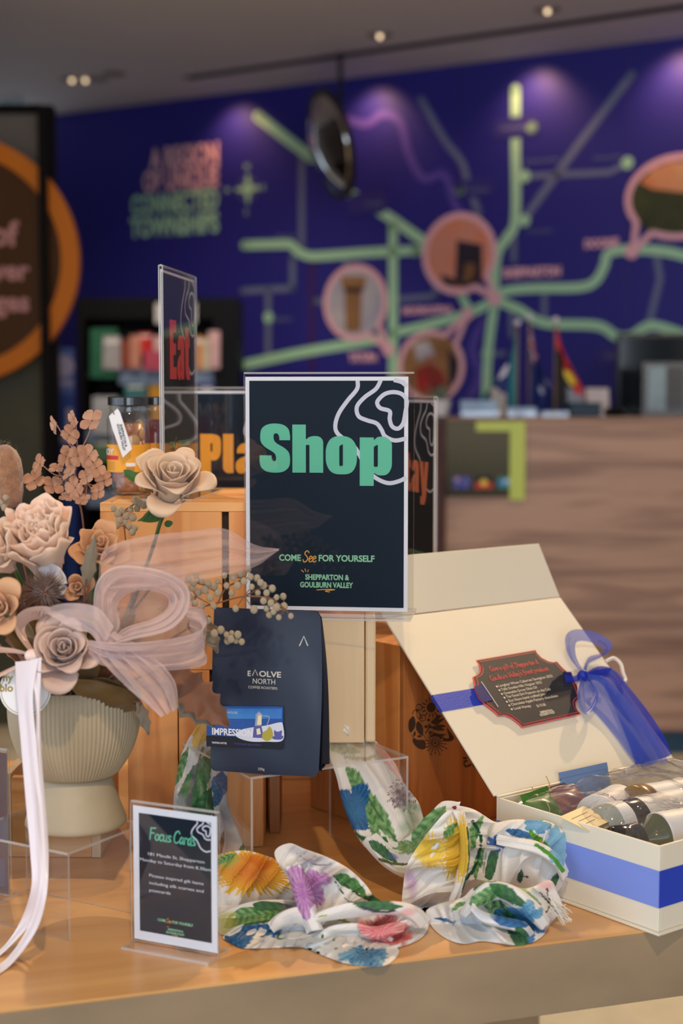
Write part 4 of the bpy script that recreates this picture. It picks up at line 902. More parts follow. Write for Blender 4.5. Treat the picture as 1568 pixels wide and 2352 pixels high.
for (x0, x1, y0, y1, ww) in ((580, 592, 1551, 1538, .0009), (686, 704, 1484, 1463, .0013)):
    q = [CP(x0, y0), CP((x0+x1)/2, y1), CP(x1, y0)]; a.stroke(q, ww, m_pt, y=.0004, sm=False)
ctext(a, 'NORTH', 580, 632, 1569, 1557, m_pt); ctext(a, 'COFFEE ROASTERS', 571, 638, 1580, 1574, m_pt); ctext(a, '250g', 595, 610, 1766, 1760, m_pt)
drape(a).build('printed_lettering', t)
m_lbl = mat('label_blue', rgb(24,92,180), .35, var=.55, vscale=14, col2=rgb(12,52,128)); m_lblk = mat('label_dark', rgb(10,14,30), .4); m_cloth = mat('label_cloth', rgb(206,212,228), .4)
m_pot = mat('label_pot_grey', rgb(150,160,196), .4); m_pear = mat('label_pear', rgb(170,160,50), .4); m_cream2 = mat('label_cream', rgb(226,222,180), .4); m_purp = mat('label_violet', rgb(84,84,158), .4); m_lbl2 = mat('label_sky', rgb(60,140,215), .35, var=.4, vscale=20, col2=rgb(30,104,190))
def CR(cx, cy): return CP(400+cx/2.613, 1380+cy/2.613)
a = MB()
def Lp(pts, m, lay, sm=False, r=0):
    P = [CR(*p) for p in pts]
    if sm: P = [tuple(q) for q in cat2(P, 5, True)]
    if r: P = rpoly(P, r)
    # subdivide by grid so that it follows the pouch
    a.prism(P, -.0004-lay*.00012, -.0004-lay*.00012, m)
Lp([(205,625),(662,628),(662,884),(205,865)], m_lbl, 0); Lp([(205,800),(370,806),(662,830),(662,884),(205,865)], m_lblk, 1); Lp([(300,640),(655,640),(655,700),(300,700)], m_lbl2, 1)
Lp([(380,790),(430,760),(560,740),(640,722),(662,735),(662,828),(560,836),(470,835),(400,815)], m_cloth, 2, True)
Lp([(490,740),(535,745),(550,815),(482,812)], m_purp, 3); Lp([(500,680),(540,678),(532,742),(495,742)], m_pot, 3); Lp([(514,672),(532,670),(536,735),(508,735)], m_cream2, 4); Lp([(505,760),(525,755),(532,790),(508,795)], m_cream2, 4); Lp([(495,680),(518,655),(542,678)], m_pot, 4)
a.stroke([CR(545,682), CR(580,690), CR(568,738)], .0011, m_pot, y=-.0009)
Lp([(582,746),(600,770),(602,810),(570,832),(540,815),(545,780),(565,768)], m_pear, 4, True); Lp([(612,768),(655,765),(650,810),(618,812)], m_purp, 4, True); Lp([(615,755),(640,745),(660,760),(640,775),(620,772)], m_cloth, 5, True); Lp([(600,805),(662,800),(655,822),(610,822)], m_purp, 3, True)
q0 = CR(238, 792); q1 = CR(482, 800); q2 = CR(238, 752)
text(a, 'IMPRESSION', q0[0], q0[1], q2[1]-q0[1], m_pw, y=-.0011, width=q1[0]-q0[0], bold=.03)
q0 = CR(238, 846); text(a, 'TASTING NOTES', q0[0], q0[1], .0022, m_pw, y=-.0011, width=CR(328,846)[0]-q0[0], bold=.02)
q0 = CR(372, 852); text(a, 'CHOCOLATE  BOLD SHIRAZ', q0[0], q0[1], .0020, m_purp, y=-.0011, width=CR(532,852)[0]-q0[0]); q0 = CR(330,668); text(a, 'HOUSE', q0[0], q0[1], .0028, m_cloth, y=-.0011)
for i in range(len(a.v)): p = a.v[i]; a.v[i] = Vector((p.x, pdepth(.04, p.z)-.0012-abs(p.y), p.z))
a.build('picture_label', t)
# ---------------------------------------------------------------- gift box
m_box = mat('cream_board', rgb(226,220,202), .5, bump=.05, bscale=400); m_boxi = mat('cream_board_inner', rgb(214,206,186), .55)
m_rib = mat('blue_band_daylit', rgb(122,146,228), .4, bump=.15, bscale=500); m_ribd = mat('royal_blue_ribbon', rgb(36,66,190), .4, bump=.15, bscale=500)  # m_rib is the ribbon blue with daylight on that side mixed into it
# frame: origin at left corner GL, x along the hinge (b), -y along the front-left face (a)
e1 = Vector((gb.x, gb.y, 0)).normalized(); ga = Vector((GR.x-GL.x, GR.y-GL.y, 0)); gal = ga.length
Mg = Matrix.Translation((GL.x, GL.y, TZ1)) @ rotz(gang)
t = thing('gift_box', 'cream gift box with a blue band, its lid leaning open against the crates', 'gift box', M=Mg)
wd_, dp_, hg, th = gbl, gal, GZ, .003
a = MB(); a.box(-.004, wd_+.004, -dp_-.004, 0, 0, .0028, m_box); a.build('base_board', t, bevel=.0006)
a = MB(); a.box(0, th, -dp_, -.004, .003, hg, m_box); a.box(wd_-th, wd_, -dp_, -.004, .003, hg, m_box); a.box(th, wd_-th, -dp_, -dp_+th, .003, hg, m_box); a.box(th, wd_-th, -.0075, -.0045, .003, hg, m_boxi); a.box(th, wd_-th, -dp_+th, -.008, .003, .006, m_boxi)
a.build('tray', t, bevel=.0007)
bz0, bz1 = hg*.30, hg*.72
a = MB(); a.box(-.0006, -.0001, -dp_, -.004, bz0, bz1, m_rib); a.box(0, wd_, -dp_-.0006, -dp_-.0001, bz0, bz1, m_ribd); a.build('side_band', t)
a = MB(); a.box(0, wd_, -.0035, 0, .003, hg, m_box); a.box(-.0006,-.0001,-.0035,0,bz0,bz1,m_rib); a.build('spine', t, bevel=.0006)
# lid: hinged at the spine top, leaning back
lid_ang = math.radians(-47.5)
ML = Matrix.Translation((0, 0, hg)) @ Matrix.Rotation(lid_ang, 4, 'X')      # local z runs up the lid
Lh = .292
a = MB(); a.box(.0, wd_, -.0035, .0015, hg+.0001, hg+.0022, m_box); a.box(-.003, wd_+.003, -.0015, .0015, .002, Lh, m_box, ML); lid = a.build('lid', t, bevel=.0008)
MF = ML @ Matrix.Translation((0, 0, Lh+.001)) @ Matrix.Rotation(math.radians(17), 4, 'X')
a = MB(); a.box(-.003, wd_+.003, -.0013, .0015, .001, .088, m_box, MF); a.build('lid_flap', lid, bevel=.0008)
def LP(px, py, dy=0):                   # traced point on the lid face -> lid-plane x,z
    Mw = Mg @ ML; Mi = Mw.inverted(); o_ = Mi @ CAM; d_ = Mi.to_3x3() @ ray(px, py); tt = (-.0016-dy-o_.y)/d_.y; q = o_+d_*tt; return (q.x, q.z)
def LPp(pts, dy=0): return [LP(*p, dy) for p in pts]
# ribbon across the lid, woven through the slots of the plaque
a = MB(); p_ = LPp([(985,1602),(1112,1578),(1120,1614),(1001,1636)]); z0 = (p_[0][1]+p_[1][1]+p_[2][1]+p_[3][1])/4
rz0, rz1 = z0-.0135, z0+.0135
xs_ = LP(1120, 1600)[0]
a.box(-.0045, xs_+.06, -.0021, -.0016, rz0, rz1, m_ribd, ML); a.box(-.0045, -.0033, -.0021, .002, rz0, rz1, m_ribd, ML); a.build('lid_ribbon', lid)
# plaque card
m_pk = mat('plaque_dark', rgb(28,30,42), .5); m_coral = mat('plaque_coral', rgb(226,82,80), .5); m_txt = mat('plaque_cream_text', rgb(225,215,195), .5)
def KC(cx, cy): return LP(1060+cx/5.227, 1460+cy/5.227, .004)
outl = [(178,292),(888,170),(905,205),(960,262),(1040,305),(1100,318),(1145,308),(1200,370),(1310,475),(1385,590),(1418,690),(1432,740),(1400,760),(1372,800),(1375,860),(1400,905),(1432,938),(728,1095),(690,1055),(600,985),(520,952),(440,958),(400,915),(270,815),(200,740),(160,650),(155,570),(135,495),(190,470),(220,430),(222,370),(205,325)]
PO = [KC(*p) for p in outl]; cx = sum(p[0] for p in PO)/len(PO); cz = sum(p[1] for p in PO)/len(PO)
pl = thing('menu_plaque', 'scalloped dark card with coral border and price list, lying on the open lid', 'plaque', M=Mg @ ML)
shrink = lambda k: [(cx+(p[0]-cx)*k, cz+(p[1]-cz)*k) for p in PO]
a = MB(); a.prism(PO, -.0052, -.0040, m_coral); a.prism(shrink(.982), -.0054, -.00521, m_pk); a.prism(shrink(.945), -.0056, -.00541, m_coral); a.prism(shrink(.93), -.0058, -.00561, m_pk); a.build('card', pl)
def ktext(a, s, c0, c1, cap, m, fn='text', bold=0):
    p0 = Vector(KC(*c0)); p1 = Vector(KC(*c1)); d = p1-p0; an = math.atan2(d.y, d.x); Mk = Matrix.Translation((p0.x, 0, p0.y)) @ Matrix.Rotation(-an, 4, 'Y')
    if fn == 'text': text(a, s, 0, 0, cap, m, y=-.0061, M=Mk, width=d.length, bold=bold)
    else: script(a, s, 0, 0, cap, m, y=-.0061, M=Mk, width=d.length, wd=.2)
a = MB(); ktext(a, 'Give a gift of Shepparton &', (345,430), (925,340), .0042, m_coral, 'script'); ktext(a, "Goulburn Valley's finest produce.", (350,545), (1050,415), .0042, m_coral, 'script')
a.build('coral_heading', pl)
a = MB()
for s, c0, c1 in (('Longleat Wines Cabernet Sauvignon 2022',(447,620),(1092,497)),('Tallis Dookie Hills Viognier 2022',(480,664),(965,573)),('Greendale Grove Olive Oil',(512,710),(905,635)),('The Good Dirt Popcorn on the Cob',(540,752),(1068,655)),('Eco Store hand crafted Jam',(570,800),(1000,715)),('Chocolate Apple Factory chocolates',(598,845),(1155,735)),('Local Honey',(628,893),(832,858)),('$115.00',(905,862),(1012,842))):
    ktext(a, s, c0, c1, .0042, m_txt, bold=.008)
for cx_, cy_ in ((420,614),(451,658),(481,703),(511,748),(540,796),(569,841),(598,887)): a.disc(KC(cx_, cy_), .0016, m_txt, y=-.0061, n=10)
ktext(a, 'SHEPPARTON &', (948,938), (1095,908), .0036, m_txt, bold=.03); ktext(a, 'GOULBURN VALLEY', (945,970), (1122,930), .0036, m_txt, bold=.03)
a.build('list_text', pl)
m_navyr = mat('deep_blue_slot_ribbon', rgb(8,14,110), .4)
a = MB(); q = [KC(157,605),(KC(240,598)),KC(370,790),KC(262,805)]; q = [KC(152,612),KC(262,588),KC(372,778),KC(250,806),KC(195,735),KC(160,655)]; a.prism(q, -.0064, -.0060, m_navyr)
a.stroke([KC(232,560), KC(432,858)], .0010, m_pw, y=-.0068, sm=False); a.build('slot_ribbon', pl); a = MB()
q = [KC(1215,440),KC(1310,440),KC(1345,545),KC(1300,560),KC(1260,510)]; a.prism(q, -.0066, -.0060, m_navyr); a.build('slot_ribbon', pl)
# ---------------------------------------------------------------- ribbons and sheets
def band(mb, Lp, Rp, m, nu=40, nv=6, wave=0, nrm=(0,-1,0), ph=0, fold=3):
    """cloth strip between two traced 3-D edges"""
    nr = Vector(nrm)
    def fn(u, v):
        a = spl(Lp, u); b = spl(Rp, u); p = a*(1-v)+b*v
        return p + nr*wave*(math.sin(v*fold*PI+ph+u*2.2)+.5*math.sin(v*fold*1.9*PI-u*5+ph))*min(1, 4*u+.3)
    mb.grid(fn, nu, nv, m)
MLw = Mg @ ML
def onlid(px, py, off=.004):
    q = LP(px, py, off); return MLw @ Vector((q[0], -.0016-off, q[1]))
ln_ = (MLw.to_3x3() @ Vector((0, -1, 0))).normalized()
m_org = sheer('blue_organza', rgb(70,100,215), .52, .4); m_org2 = sheer('blue_organza_folded', rgb(16,50,195), .78, .4)
t = thing('organza_bow', 'sheer royal blue bow tied at the right edge of the open lid', 'bow', M=Matrix.Translation(onlid(1335, 1552, .012)))
def OL(pts, off): return [onlid(p[0], p[1], off if len(p) < 3 else p[2]) for p in pts]
a = MB()
band(a, OL([(1336,1548,.01),(1304,1505,.02),(1298,1462,.03),(1322,1446,.035),(1370,1455,.03),(1402,1478,.02),(1396,1500,.01),(1350,1512,.004),(1338,1545,.006)], .02), OL([(1345,1552,.01),(1325,1515,.012),(1322,1480,.014),(1335,1470,.016),(1365,1476,.012),(1385,1490,.008),(1380,1508,.006),(1352,1524,.004),(1345,1552,.006)], .01), m_org, 48, 6, .002, ln_)
a.build('upper_loop', t, world=True, smooth=True)
a = MB()
band(a, OL([(1332,1556,.012),(1325,1590,.02),(1330,1625,.02),(1345,1642,.018),(1362,1630,.014),(1372,1595,.012),(1350,1556,.012)], .02), OL([(1340,1556,.008),(1342,1590,.01),(1345,1612,.012),(1350,1622,.012),(1356,1612,.012),(1362,1590,.01),(1352,1562,.01)], .01), m_org, 40, 6, .0015, ln_)
a.build('lower_loop', t, world=True, smooth=True)
a = MB(); band(a, OL([(1342,1546),(1375,1530),(1412,1540),(1445,1582),(1485,1635),(1520,1690),(1540,1735)], .008), OL([(1342,1566),(1365,1560),(1385,1570),(1402,1600),(1425,1655),(1448,1715),(1462,1758)], .004), m_org2, 40, 8, .002, ln_)
band(a, OL([(1345,1548),(1385,1560),(1430,1600),(1478,1660),(1512,1710),(1535,1752)], .012), OL([(1338,1570),(1345,1605),(1380,1645),(1415,1690),(1445,1735),(1470,1762)], .006), m_org, 40, 8, .0025, ln_, 1)
a.build('tail', t, world=True, smooth=True)
a = MB()
kc = onlid(1338, 1552, .012); a.sphere(kc, .0075, m_org2, 8, sq=(1.1,.8,1.1))
band(a, OL([(1296,1548),(1315,1554),(1338,1545)], .008), OL([(1298,1568),(1318,1566),(1338,1562)], .006), m_org2, 10, 4, .001, ln_); band(a, OL([(1340,1545),(1375,1538),(1405,1535)], .014), OL([(1340,1560),(1375,1552),(1395,1550)], .010), m_org2, 12, 4, .001, ln_)
a.build('knot', t, world=True, smooth=True)
m_cord = mat('white_cord', rgb(225,220,215), .7)
a = MB(); a.tube(cat2(OL([(1392,1518),(1410,1512),(1425,1525),(1430,1545),(1436,1562),(1428,1568)], .006), 6), .0028, m_cord, 8); tag(a.build('twisted_cord', smooth=True), 'short white cord loop at the right edge of the lid beside the bow', 'cord')
# ---------------------------------------------------------------- contents of the gift box (box frame: x along hinge, y from -dp_ to 0)
m_cell = clear('cellophane', tint=(.97,.97,.98,1), ior=1.5, rough=.04, bump=.6, bscale=26, haze=.03)
m_glassc = mat('clear_bottle_glass', rgb(150,158,150), .08, coat=1); m_amber = mat('honey_amber', rgb(176,110,40), .12, coat=1); m_lidg = mat('gold_lid', rgb(150,122,70), .3, metal=.6)
m_blackc = mat('glossy_black_cap', rgb(20,20,24), .12, coat=1); m_paper = mat('label_paper', rgb(212,214,216), .5); m_oil = mat('olive_glass', rgb(60,70,36), .12, coat=1); m_red_w = mat('red_wine_glass', rgb(50,16,24), .1, coat=1)
m_grp = mat('green_foil_packet', rgb(70,130,50), .3, var=.4, vscale=30, bump=.3, bscale=60); m_brp = mat('brown_foil_packet', rgb(150,88,52), .3, var=.5, vscale=25, bump=.3, bscale=60, col2=rgb(90,60,90)); m_kr = mat('kraft_tag', rgb(214,196,150), .6); m_bluec = mat('blue_packet', rgb(110,140,190), .35, bump=.3, bscale=50)
m_ltxt = mat('label_ink', rgb(60,66,80), .6); m_lgr = mat('label_green_ink', rgb(60,130,90), .6); m_lbi = mat('label_blue_ink', rgb(70,130,160), .6)
def lying(name, label, cat, x, y, z, ang, prof, m, rings, grp=None):
    """bottle or jar lying down; its axis runs from the cap end along ang"""
    M = Mg @ Matrix.Translation((x, y, z)) @ rotz(ang) @ Matrix.Rotation(PI/2, 4, 'Y'); t = thing(name, label, cat, M=M, group=grp)
    a = MB(); a.lathe(prof, m, 28); a.build('body', t, smooth=True)
    for nm, pr, mm in rings: a = MB(); a.lathe(pr, mm, 28); a.build(nm, t, smooth=True)
    return t
def ring_text(t, s, r, z0, z1, ang0, cap, m, bold=.02, along=True):
    """lettering wrapped on a lying bottle"""
    vs, fs = text_geo(s, cap/.72, bold=bold); xs = [v[0] for v in vs]; k = (z1-z0)/(max(xs)-min(xs))
    a = MB(); a.add([(r*math.cos(ang0+v[1]/r), r*math.sin(ang0+v[1]/r), z0+(v[0]-min(xs))*k) for v in vs], fs, m); a.build('label_lettering', t)
# z axis of the bottle frame points along +ang direction; -x of frame is up
bz = .006
def BX(px, py, z=.105):
    q = Mg.inverted() @ onz(px, py, TZ1+z); return q.x, q.y
q1, q2, q3, q4 = BX(1405, 1893), BX(1372, 1858), BX(1462, 1822), BX(1372, 1832)
b1 = lying('oil_bottle', 'white-labelled bottle with glossy black cap lying at the front corner of the gift box', 'bottle', q1[0], q1[1], .080, -.2, [(.0,.0),(.018,.0),(.019,.002),(.019,.03),(.012,.032),(.014,.045),(.028,.06),(.0295,.07),(.0295,.15),(.0,.15)], m_oil,
    [('cap', [(.0,-.001),(.02,-.001),(.0225,.003),(.0225,.036),(.0,.036)], m_blackc), ('label', [(.030,.066),(.0302,.068),(.0302,.14),(.030,.142)], m_paper)])
ring_text(b1, 'EST', .0306, .072, .115, PI-.7, .012, m_lgr, .03)
ring_text(b1, '50', .0306, .07, .095, PI-1.35, .014, m_lgr, .02)
b2 = lying('wine_bottle', 'dark banded white-labelled bottle lying beside the black-capped one', 'bottle', q2[0], q2[1], .080, -.05, [(.0,.0),(.022,.0),(.028,.01),(.028,.16),(.0,.17)], m_glassc,
    [('cap', [(.0,-.012),(.019,-.012),(.02,-.009),(.02,0),(.0,0)], m_kr), ('label', [(.0284,.02),(.0286,.022),(.0286,.14),(.0284,.142)], m_paper), ('dark_label_band', [(.0287,.04),(.0289,.041),(.0289,.064),(.0287,.065)], m_blackc)])
ring_text(b2, 'hisOn', .0292, .046, .060, PI-1.1, .026, m_pw, .0)
b3 = lying('honey_jar', 'honey jar with white label and gold lid lying near the hinge of the gift box', 'jar', q3[0], q3[1], .082, -.1, [(.0,.0),(.029,.0),(.031,.004),(.031,.085),(.0,.088)], m_amber,
    [('lid', [(.0,-.002),(.031,-.002),(.033,.001),(.033,.014),(.0,.014)], m_lidg), ('label', [(.0314,.018),(.0316,.019),(.0316,.08),(.0314,.081)], m_paper)])
ring_text(b3, 'HONEY', .032, .03, .066, PI-.35, .007, m_ltxt, .02)
b4 = lying('jam_jar', 'white-labelled jar lying in the middle of the gift box under the cellophane', 'jar', q4[0], q4[1], .078, .3, [(.0,.0),(.027,.0),(.029,.004),(.029,.07),(.0,.073)], m_red_w,
    [('lid', [(.0,-.002),(.029,-.002),(.03,.001),(.03,.012),(.0,.012)], m_paper), ('label', [(.0294,.016),(.0296,.017),(.0296,.065),(.0294,.066)], m_paper)])
ring_text(b4, 'JAM', .030, .022, .05, PI-.6, .008, m_ltxt, .0)
def packet(name, label, x, y, z, w_, h_, ang, tilt, m, th_=.018):
    M = Mg @ Matrix.Translation((x, y, z)) @ rotz(ang) @ Matrix.Rotation(tilt, 4, 'X'); t = thing(name, label, 'packet', M=M)
    for s_, nm in ((1, 'front_panel'), (-1, 'back_panel')):
        a = MB(); a.grid(lambda u, v: ((u-.5)*w_, -s_*(th_*math.sin(PI*u)**.6*math.sin(PI*v)**.6+.002*math.sin(14*u+9*v)*math.sin(PI*u)*math.sin(PI*v)), v*h_), 20, 20, m); a.build(nm, t, smooth=True)
    a = MB(); a.box(-w_/2, w_/2, -.0006, .0006, h_-.0, h_+.008, m); a.box(-w_/2, w_/2, -.0006, .0006, -.006, 0, m); a.build('seal', t)
packet('snack_packet', 'green foil packet in the left corner of the open gift box', .05, -.05, .05, .06, .055, .2, -.5, m_grp)
packet('snack_packet', 'brown foil packet right of the green one in the gift box', .1, -.045, .05, .07, .055, .1, -.6, m_brp)
packet('snack_packet', 'pale blue packet tucked under the hinge of the gift box', .15, -.022, .055, .09, .055, .0, -.3, m_bluec, .006)
t = thing('kraft_gift_tag', 'cream kraft card lying on the packets in the gift box', 'tag', M=Mg @ Matrix.Translation(BX(1345, 1868)+(.098,)) @ rotz(.25) @ Matrix.Rotation(.25, 4, 'X'))
a = MB(); a.box(-.028, .03, -.02, .02, 0, .001, m_kr); a.build('card', t); a = MB()
for k in range(3): a.box(-.02, .018-.005*k, .008-.008*k, .0088-.008*k, .0011, .0013, m_ltxt)
a.build('printed_lines', t)
random.seed(5)
m_straw = mat('wood_wool', rgb(206,176,110), .7)
a = MB()
for k in range(130):
    x = random.uniform(.01, wd_-.01); y = random.uniform(-dp_+.012, -.012); z = random.uniform(.01, .07 if k % 4 else .088); an = random.uniform(0, 2*PI)
    p = [Vector((x, y, z))+Vector((math.cos(an)*s*.016+math.sin(s*3+k)*.003, math.sin(an)*s*.016, math.sin(s*2+k)*.006)) for s in (-1, -.4, .2, 1)]
    p = [Vector((min(max(q.x, .006), wd_-.006), min(max(q.y, -dp_+.006), -.01), max(q.z, .007))) for q in p]; a.tube(p, .0007, m_straw, 4)
for (x, y, z) in ((.045,-.02,.11),(.075,-.015,.118),(.03,-.06,.103)): a.tube([(x,y,.07),(x+.002,y,z-.01),(x-.002,y+.002,z)], .0007, m_straw, 4)
o = a.build('wood_wool'); o.matrix_basis = Mg.copy(); tag(o, 'pale wood-wool shreds packed around the bottles in the gift box', 'packing', kind='stuff')
def cell(u, v):
    x = .008+(wd_-.016)*u; y = -dp_+.008+(dp_-.018)*v
    e_ = min(u, 1-u, v, 1-v)*6
    z = .098 + .022*min(1, e_)*(1+.3*math.sin(9*u)*math.sin(7*v)) + .012*abs(nz3((x*22, y*22, 1)))*min(1, e_*2) - .006
    return (x, y, z)
a = MB(); a.grid(cell, 46, 36, m_cell); o = a.build('cellophane_wrap'); o.matrix_basis = Mg.copy(); tag(o, 'crinkled clear cellophane laid over the bottles in the gift box', 'cellophane')
# ---------------------------------------------------------------- preserve jars
m_jar = clear('jar_glass', tint=(.93,.95,.93,1), ior=1.5, bump=.15, bscale=40, haze=.02); m_jlid = mat('jar_lid_black', rgb(18,18,20), .25, coat=.6); m_jlab = mat('jar_label_amber', rgb(238,164,30), .5); m_brine = mat('pickled_onion', rgb(180,110,60), .35, var=.5, vscale=60, coat=.4, col2=rgb(120,56,26)); m_chut = mat('red_chutney', rgb(140,22,40), .3, var=.6, vscale=90, coat=.4); m_chunk = mat('pale_slices', rgb(196,150,96), .4)
m_tomred = mat('tomato_piece', rgb(190,78,30), .3, coat=.3)
def jar(px, D, label, red):
    p = at(px, 1140, D); t = thing('preserve_jar', label, 'jar', (p.x, D, AT+.0008), -.25 if not red else .2, 'preserve jars on the upper crate'); s = 1.0
    a = MB(); a.lathe([(.0,0),(.026,0),(.0295,.004),(.030,.012),(.030,.104),(.0275,.112),(.0255,.117),(.0265,.120),(.0255,.1225),(.0255,.126)], m_jar, 40); a.build('glass', t, smooth=True)
    a = MB(); a.lathe([(.0,.1238),(.0275,.1238),(.0285,.1245),(.0285,.1345),(.027,.1358),(.0,.1355)], m_jlid, 40); a.build('lid', t, smooth=False)
    a = MB()
    if red: a.lathe([(.0,.003),(.0275,.003),(.0283,.01),(.0283,.1),(.0,.104)], m_chut, 32); a.build('chutney', t, smooth=True)
    else:
        a.lathe([(.0,.003),(.018,.003),(.0185,.01),(.0185,.098),(.0,.1)], m_brine, 28); a.build('brine', t, smooth=True)
        random.seed(3); 
        for k in range(26):
            an = k*2.4; z = .012+.09*k/26; m_ = (m_chunk, m_tomred, m_brine)[k % 3]; b = MB(); M = Matrix.Translation((.0185*math.cos(an), .0185*math.sin(an), z)) @ rotz(an) @ Matrix.Rotation(k*.9, 4, 'X')
            b.lathe([(.001,-.001),(.009,-.002),(.0098,0),(.009,.002),(.001,.001)], m_, 12, M @ Matrix.Rotation(PI/2, 4, 'Y') @ Matrix.Scale(.95, 4)); b.build('onion_slice' if k % 3 == 0 else 'pickle_piece', t, smooth=True)
    a = MB(); r = .0303; A0, A1 = (-2.9, .15) if not red else (-2.6, .3)
    a.grid(lambda u, v: (r*math.cos(A0+(A1-A0)*u), r*math.sin(A0+(A1-A0)*u), .032+.038*v), 40, 1, m_jlab); lb = a.build('label', t, smooth=True)
    def wrapbox(mb, u0, u1, v0, v1, m, dr=.0002):
        mb.grid(lambda u, v: ((r+dr)*math.cos(A0+(A1-A0)*(u0+(u1-u0)*u)), (r+dr)*math.sin(A0+(A1-A0)*(u0+(u1-u0)*u)), .032+.038*(v0+(v1-v0)*v)), 10, 1, m)
    a = MB(); wrapbox(a, .02, .40, .45, .60, m_fr); wrapbox(a, .02, .18, .62, .9, m_fg, .0003); 
    for k in range(6): wrapbox(a, .03, .34, .36-.055*k, .37-.055*k, m_ltxt)
    wrapbox(a, .52, .66, .22, .34, m_white); 
    for k in range(9): wrapbox(a, .525+.014*k, .531+.014*k, .04, .19, m_ltxt)
    vs, fs = text_geo('BOY', .012, bold=.02); a.add([((r+.0005)*math.cos(A0+.18+v[0]/r), (r+.0005)*math.sin(A0+.18+v[0]/r), .056+v[1]) for v in vs], fs, m_pw)
    a.build('label_print', lb)
    return t
j1 = jar(297, 2.13, 'front preserve jar of sliced pickles with black lid and swing tag', False)
j2 = jar(359, 2.195, 'preserve jar of red chutney partly hidden behind the tall narrow sign', True)
# swing tag on the jar
m_tag = mat('tag_white', rgb(232,234,236), .5); JD = 2.085
T0 = at(273, 955, JD); t = thing('swing_tag', 'white paper swing tag hanging on the front preserve jar', 'tag', M=Matrix.Translation(T0))
def TPt(px, py): q = at(px, py, JD)-T0; return (q.x, q.z)
a = MB(); a.prism([TPt(250,956),TPt(270,938),TPt(276,948),TPt(303,1031),TPt(282,1051),TPt(258,985)], -.0004, .0004, m_tag); a.build('card', t)
a = MB(); p0 = Vector(TPt(275,975)); p1 = Vector(TPt(288,1027)); d = p1-p0; Mk = Matrix.Translation((p0.x, 0, p0.y)) @ Matrix.Rotation(-math.atan2(d.y, d.x), 4, 'Y'); text(a, 'SHEPPARTON &', 0, 0, .0032, m_ltxt, y=-.0006, M=Mk, width=d.length*1.0, bold=.04)
p0 = Vector(TPt(268,974)); Mk = Matrix.Translation((p0.x, 0, p0.y)) @ Matrix.Rotation(-math.atan2(d.y, d.x), 4, 'Y'); text(a, 'GOULBURN VALLEY', 0, 0, .0032, m_ltxt, y=-.0006, M=Mk, width=d.length*1.2, bold=.04); a.build('tag_lettering', t)
m_twine = mat('jute_twine', rgb(120,100,70), .9); a = MB(); a.tube(cat2([at(262,952,JD-.001)-T0, at(258,943,JD)-T0, at(252,938,JD+.012)-T0, at(250,936,JD+.045)-T0], 5), .0008, m_twine, 6); a.build('twine', t)
# ---------------------------------------------------------------- vase
m_vase = mat('stoneware_sand', rgb(176,162,134), .62, var=.08, vscale=20, bump=.08, bscale=200)
VC = onz(158, 1920, TZ1+rh); VC = Vector((VC.x, 1.738, TZ1+rh+.0005))
t = thing('footed_vase', 'ribbed sand-coloured footed vase on the low clear riser', 'vase', VC)
zb = .052
a = MB(); a.lathe([(.0,0),(.056,0),(.0585,.003),(.058,.008),(.052,.024),(.046,.040),(.0425,.0535),(.041,.058),(.0,.058)], m_vase, 64); a.build('foot', t, smooth=True)
pr = [(.040,.0585),(.046,.060)] + [(.0755*math.sin(min(PI/2, .62+.95*k/16))**.85 if k < 16 else .0755, .0605+.075*(k/16)**1.15) for k in range(17)]+[(.0755,.15),(.0745,.165),(.0725,.166),(.071,.15),(.068,.12),(.0,.11)]
a = MB(); a.lathe(pr, m_vase, 46*8, rib=.028, nrib=46*1.0*2, ribz=(.0595,.1655)); a.build('bowl', t, smooth=True)
VRIM = VC.z+.166
# ---------------------------------------------------------------- bouquet
def petal_path(rb, H, lean0, lean1, curl, t, n=12):
    r, z = rb, 0.0
    for i in range(n):
        s = t*(i+.5)/n; an = lean0+(lean1-lean0)*s + curl*max(0, (s-.62)/.38)**2
        r += math.sin(an)*H*t/n; z += math.cos(an)*H*t/n
    return r, z
def rose_mesh(mb, R, n, m, seed, ruffle=.0, tight=1.0, openness=1.0, curl=1.1, Hk=1.0, span0=2.1, span1=.95, core=None, pt=0, rbk=1.0, n0=0):
    rnd = random.Random(seed)
    for k in range(n0, n):
        f = k/(n-1); ph = k*2.39996+rnd.uniform(-.15,.15)
        rb = R*(.035+.20*f)*rbk; H = R*Hk*(.62+.34*f+rnd.uniform(-.04,.04)); sp = span0+(span1-span0)*min(1, f*1.4)
        l0 = -.1+.55*f**1.3*openness; l1 = .02+1.35*f**1.5*openness; cu = curl*(.15+1.1*f)*rnd.uniform(.7,1.15); zb = -R*.30*f; tw = rnd.uniform(-.12,.12)
        ruf = ruffle*rnd.uniform(.6,1.4); rp = rnd.uniform(0, 6)
        def fn(u, v, rb=rb, H=H, sp=sp, l0=l0, l1=l1, cu=cu, ph=ph, zb=zb, tw=tw, ruf=ruf, rp=rp):
            a = u*2-1; top = 1-.30*abs(a)**2.6-pt*abs(a)**1.2
            t = v*top; r, z = petal_path(rb, H, l0, l1, cu*(1-.35*abs(a)), t)
            wid = sp*(.30+.70*math.sin(min(1, .12+v*.88)*PI*.56))
            an = ph + a*wid*(.75 if r > R*.5 else 1) + tw*v
            rr = r*(1-.07*abs(a)**2) + ruf*R*v**3*math.sin(a*7+rp)
            z2 = z + zb + ruf*R*.7*v**3*math.cos(a*9+rp)
            return (rr*math.cos(an), rr*math.sin(an), z2)
        mb.grid(fn, 14, 10, m)
    return mb
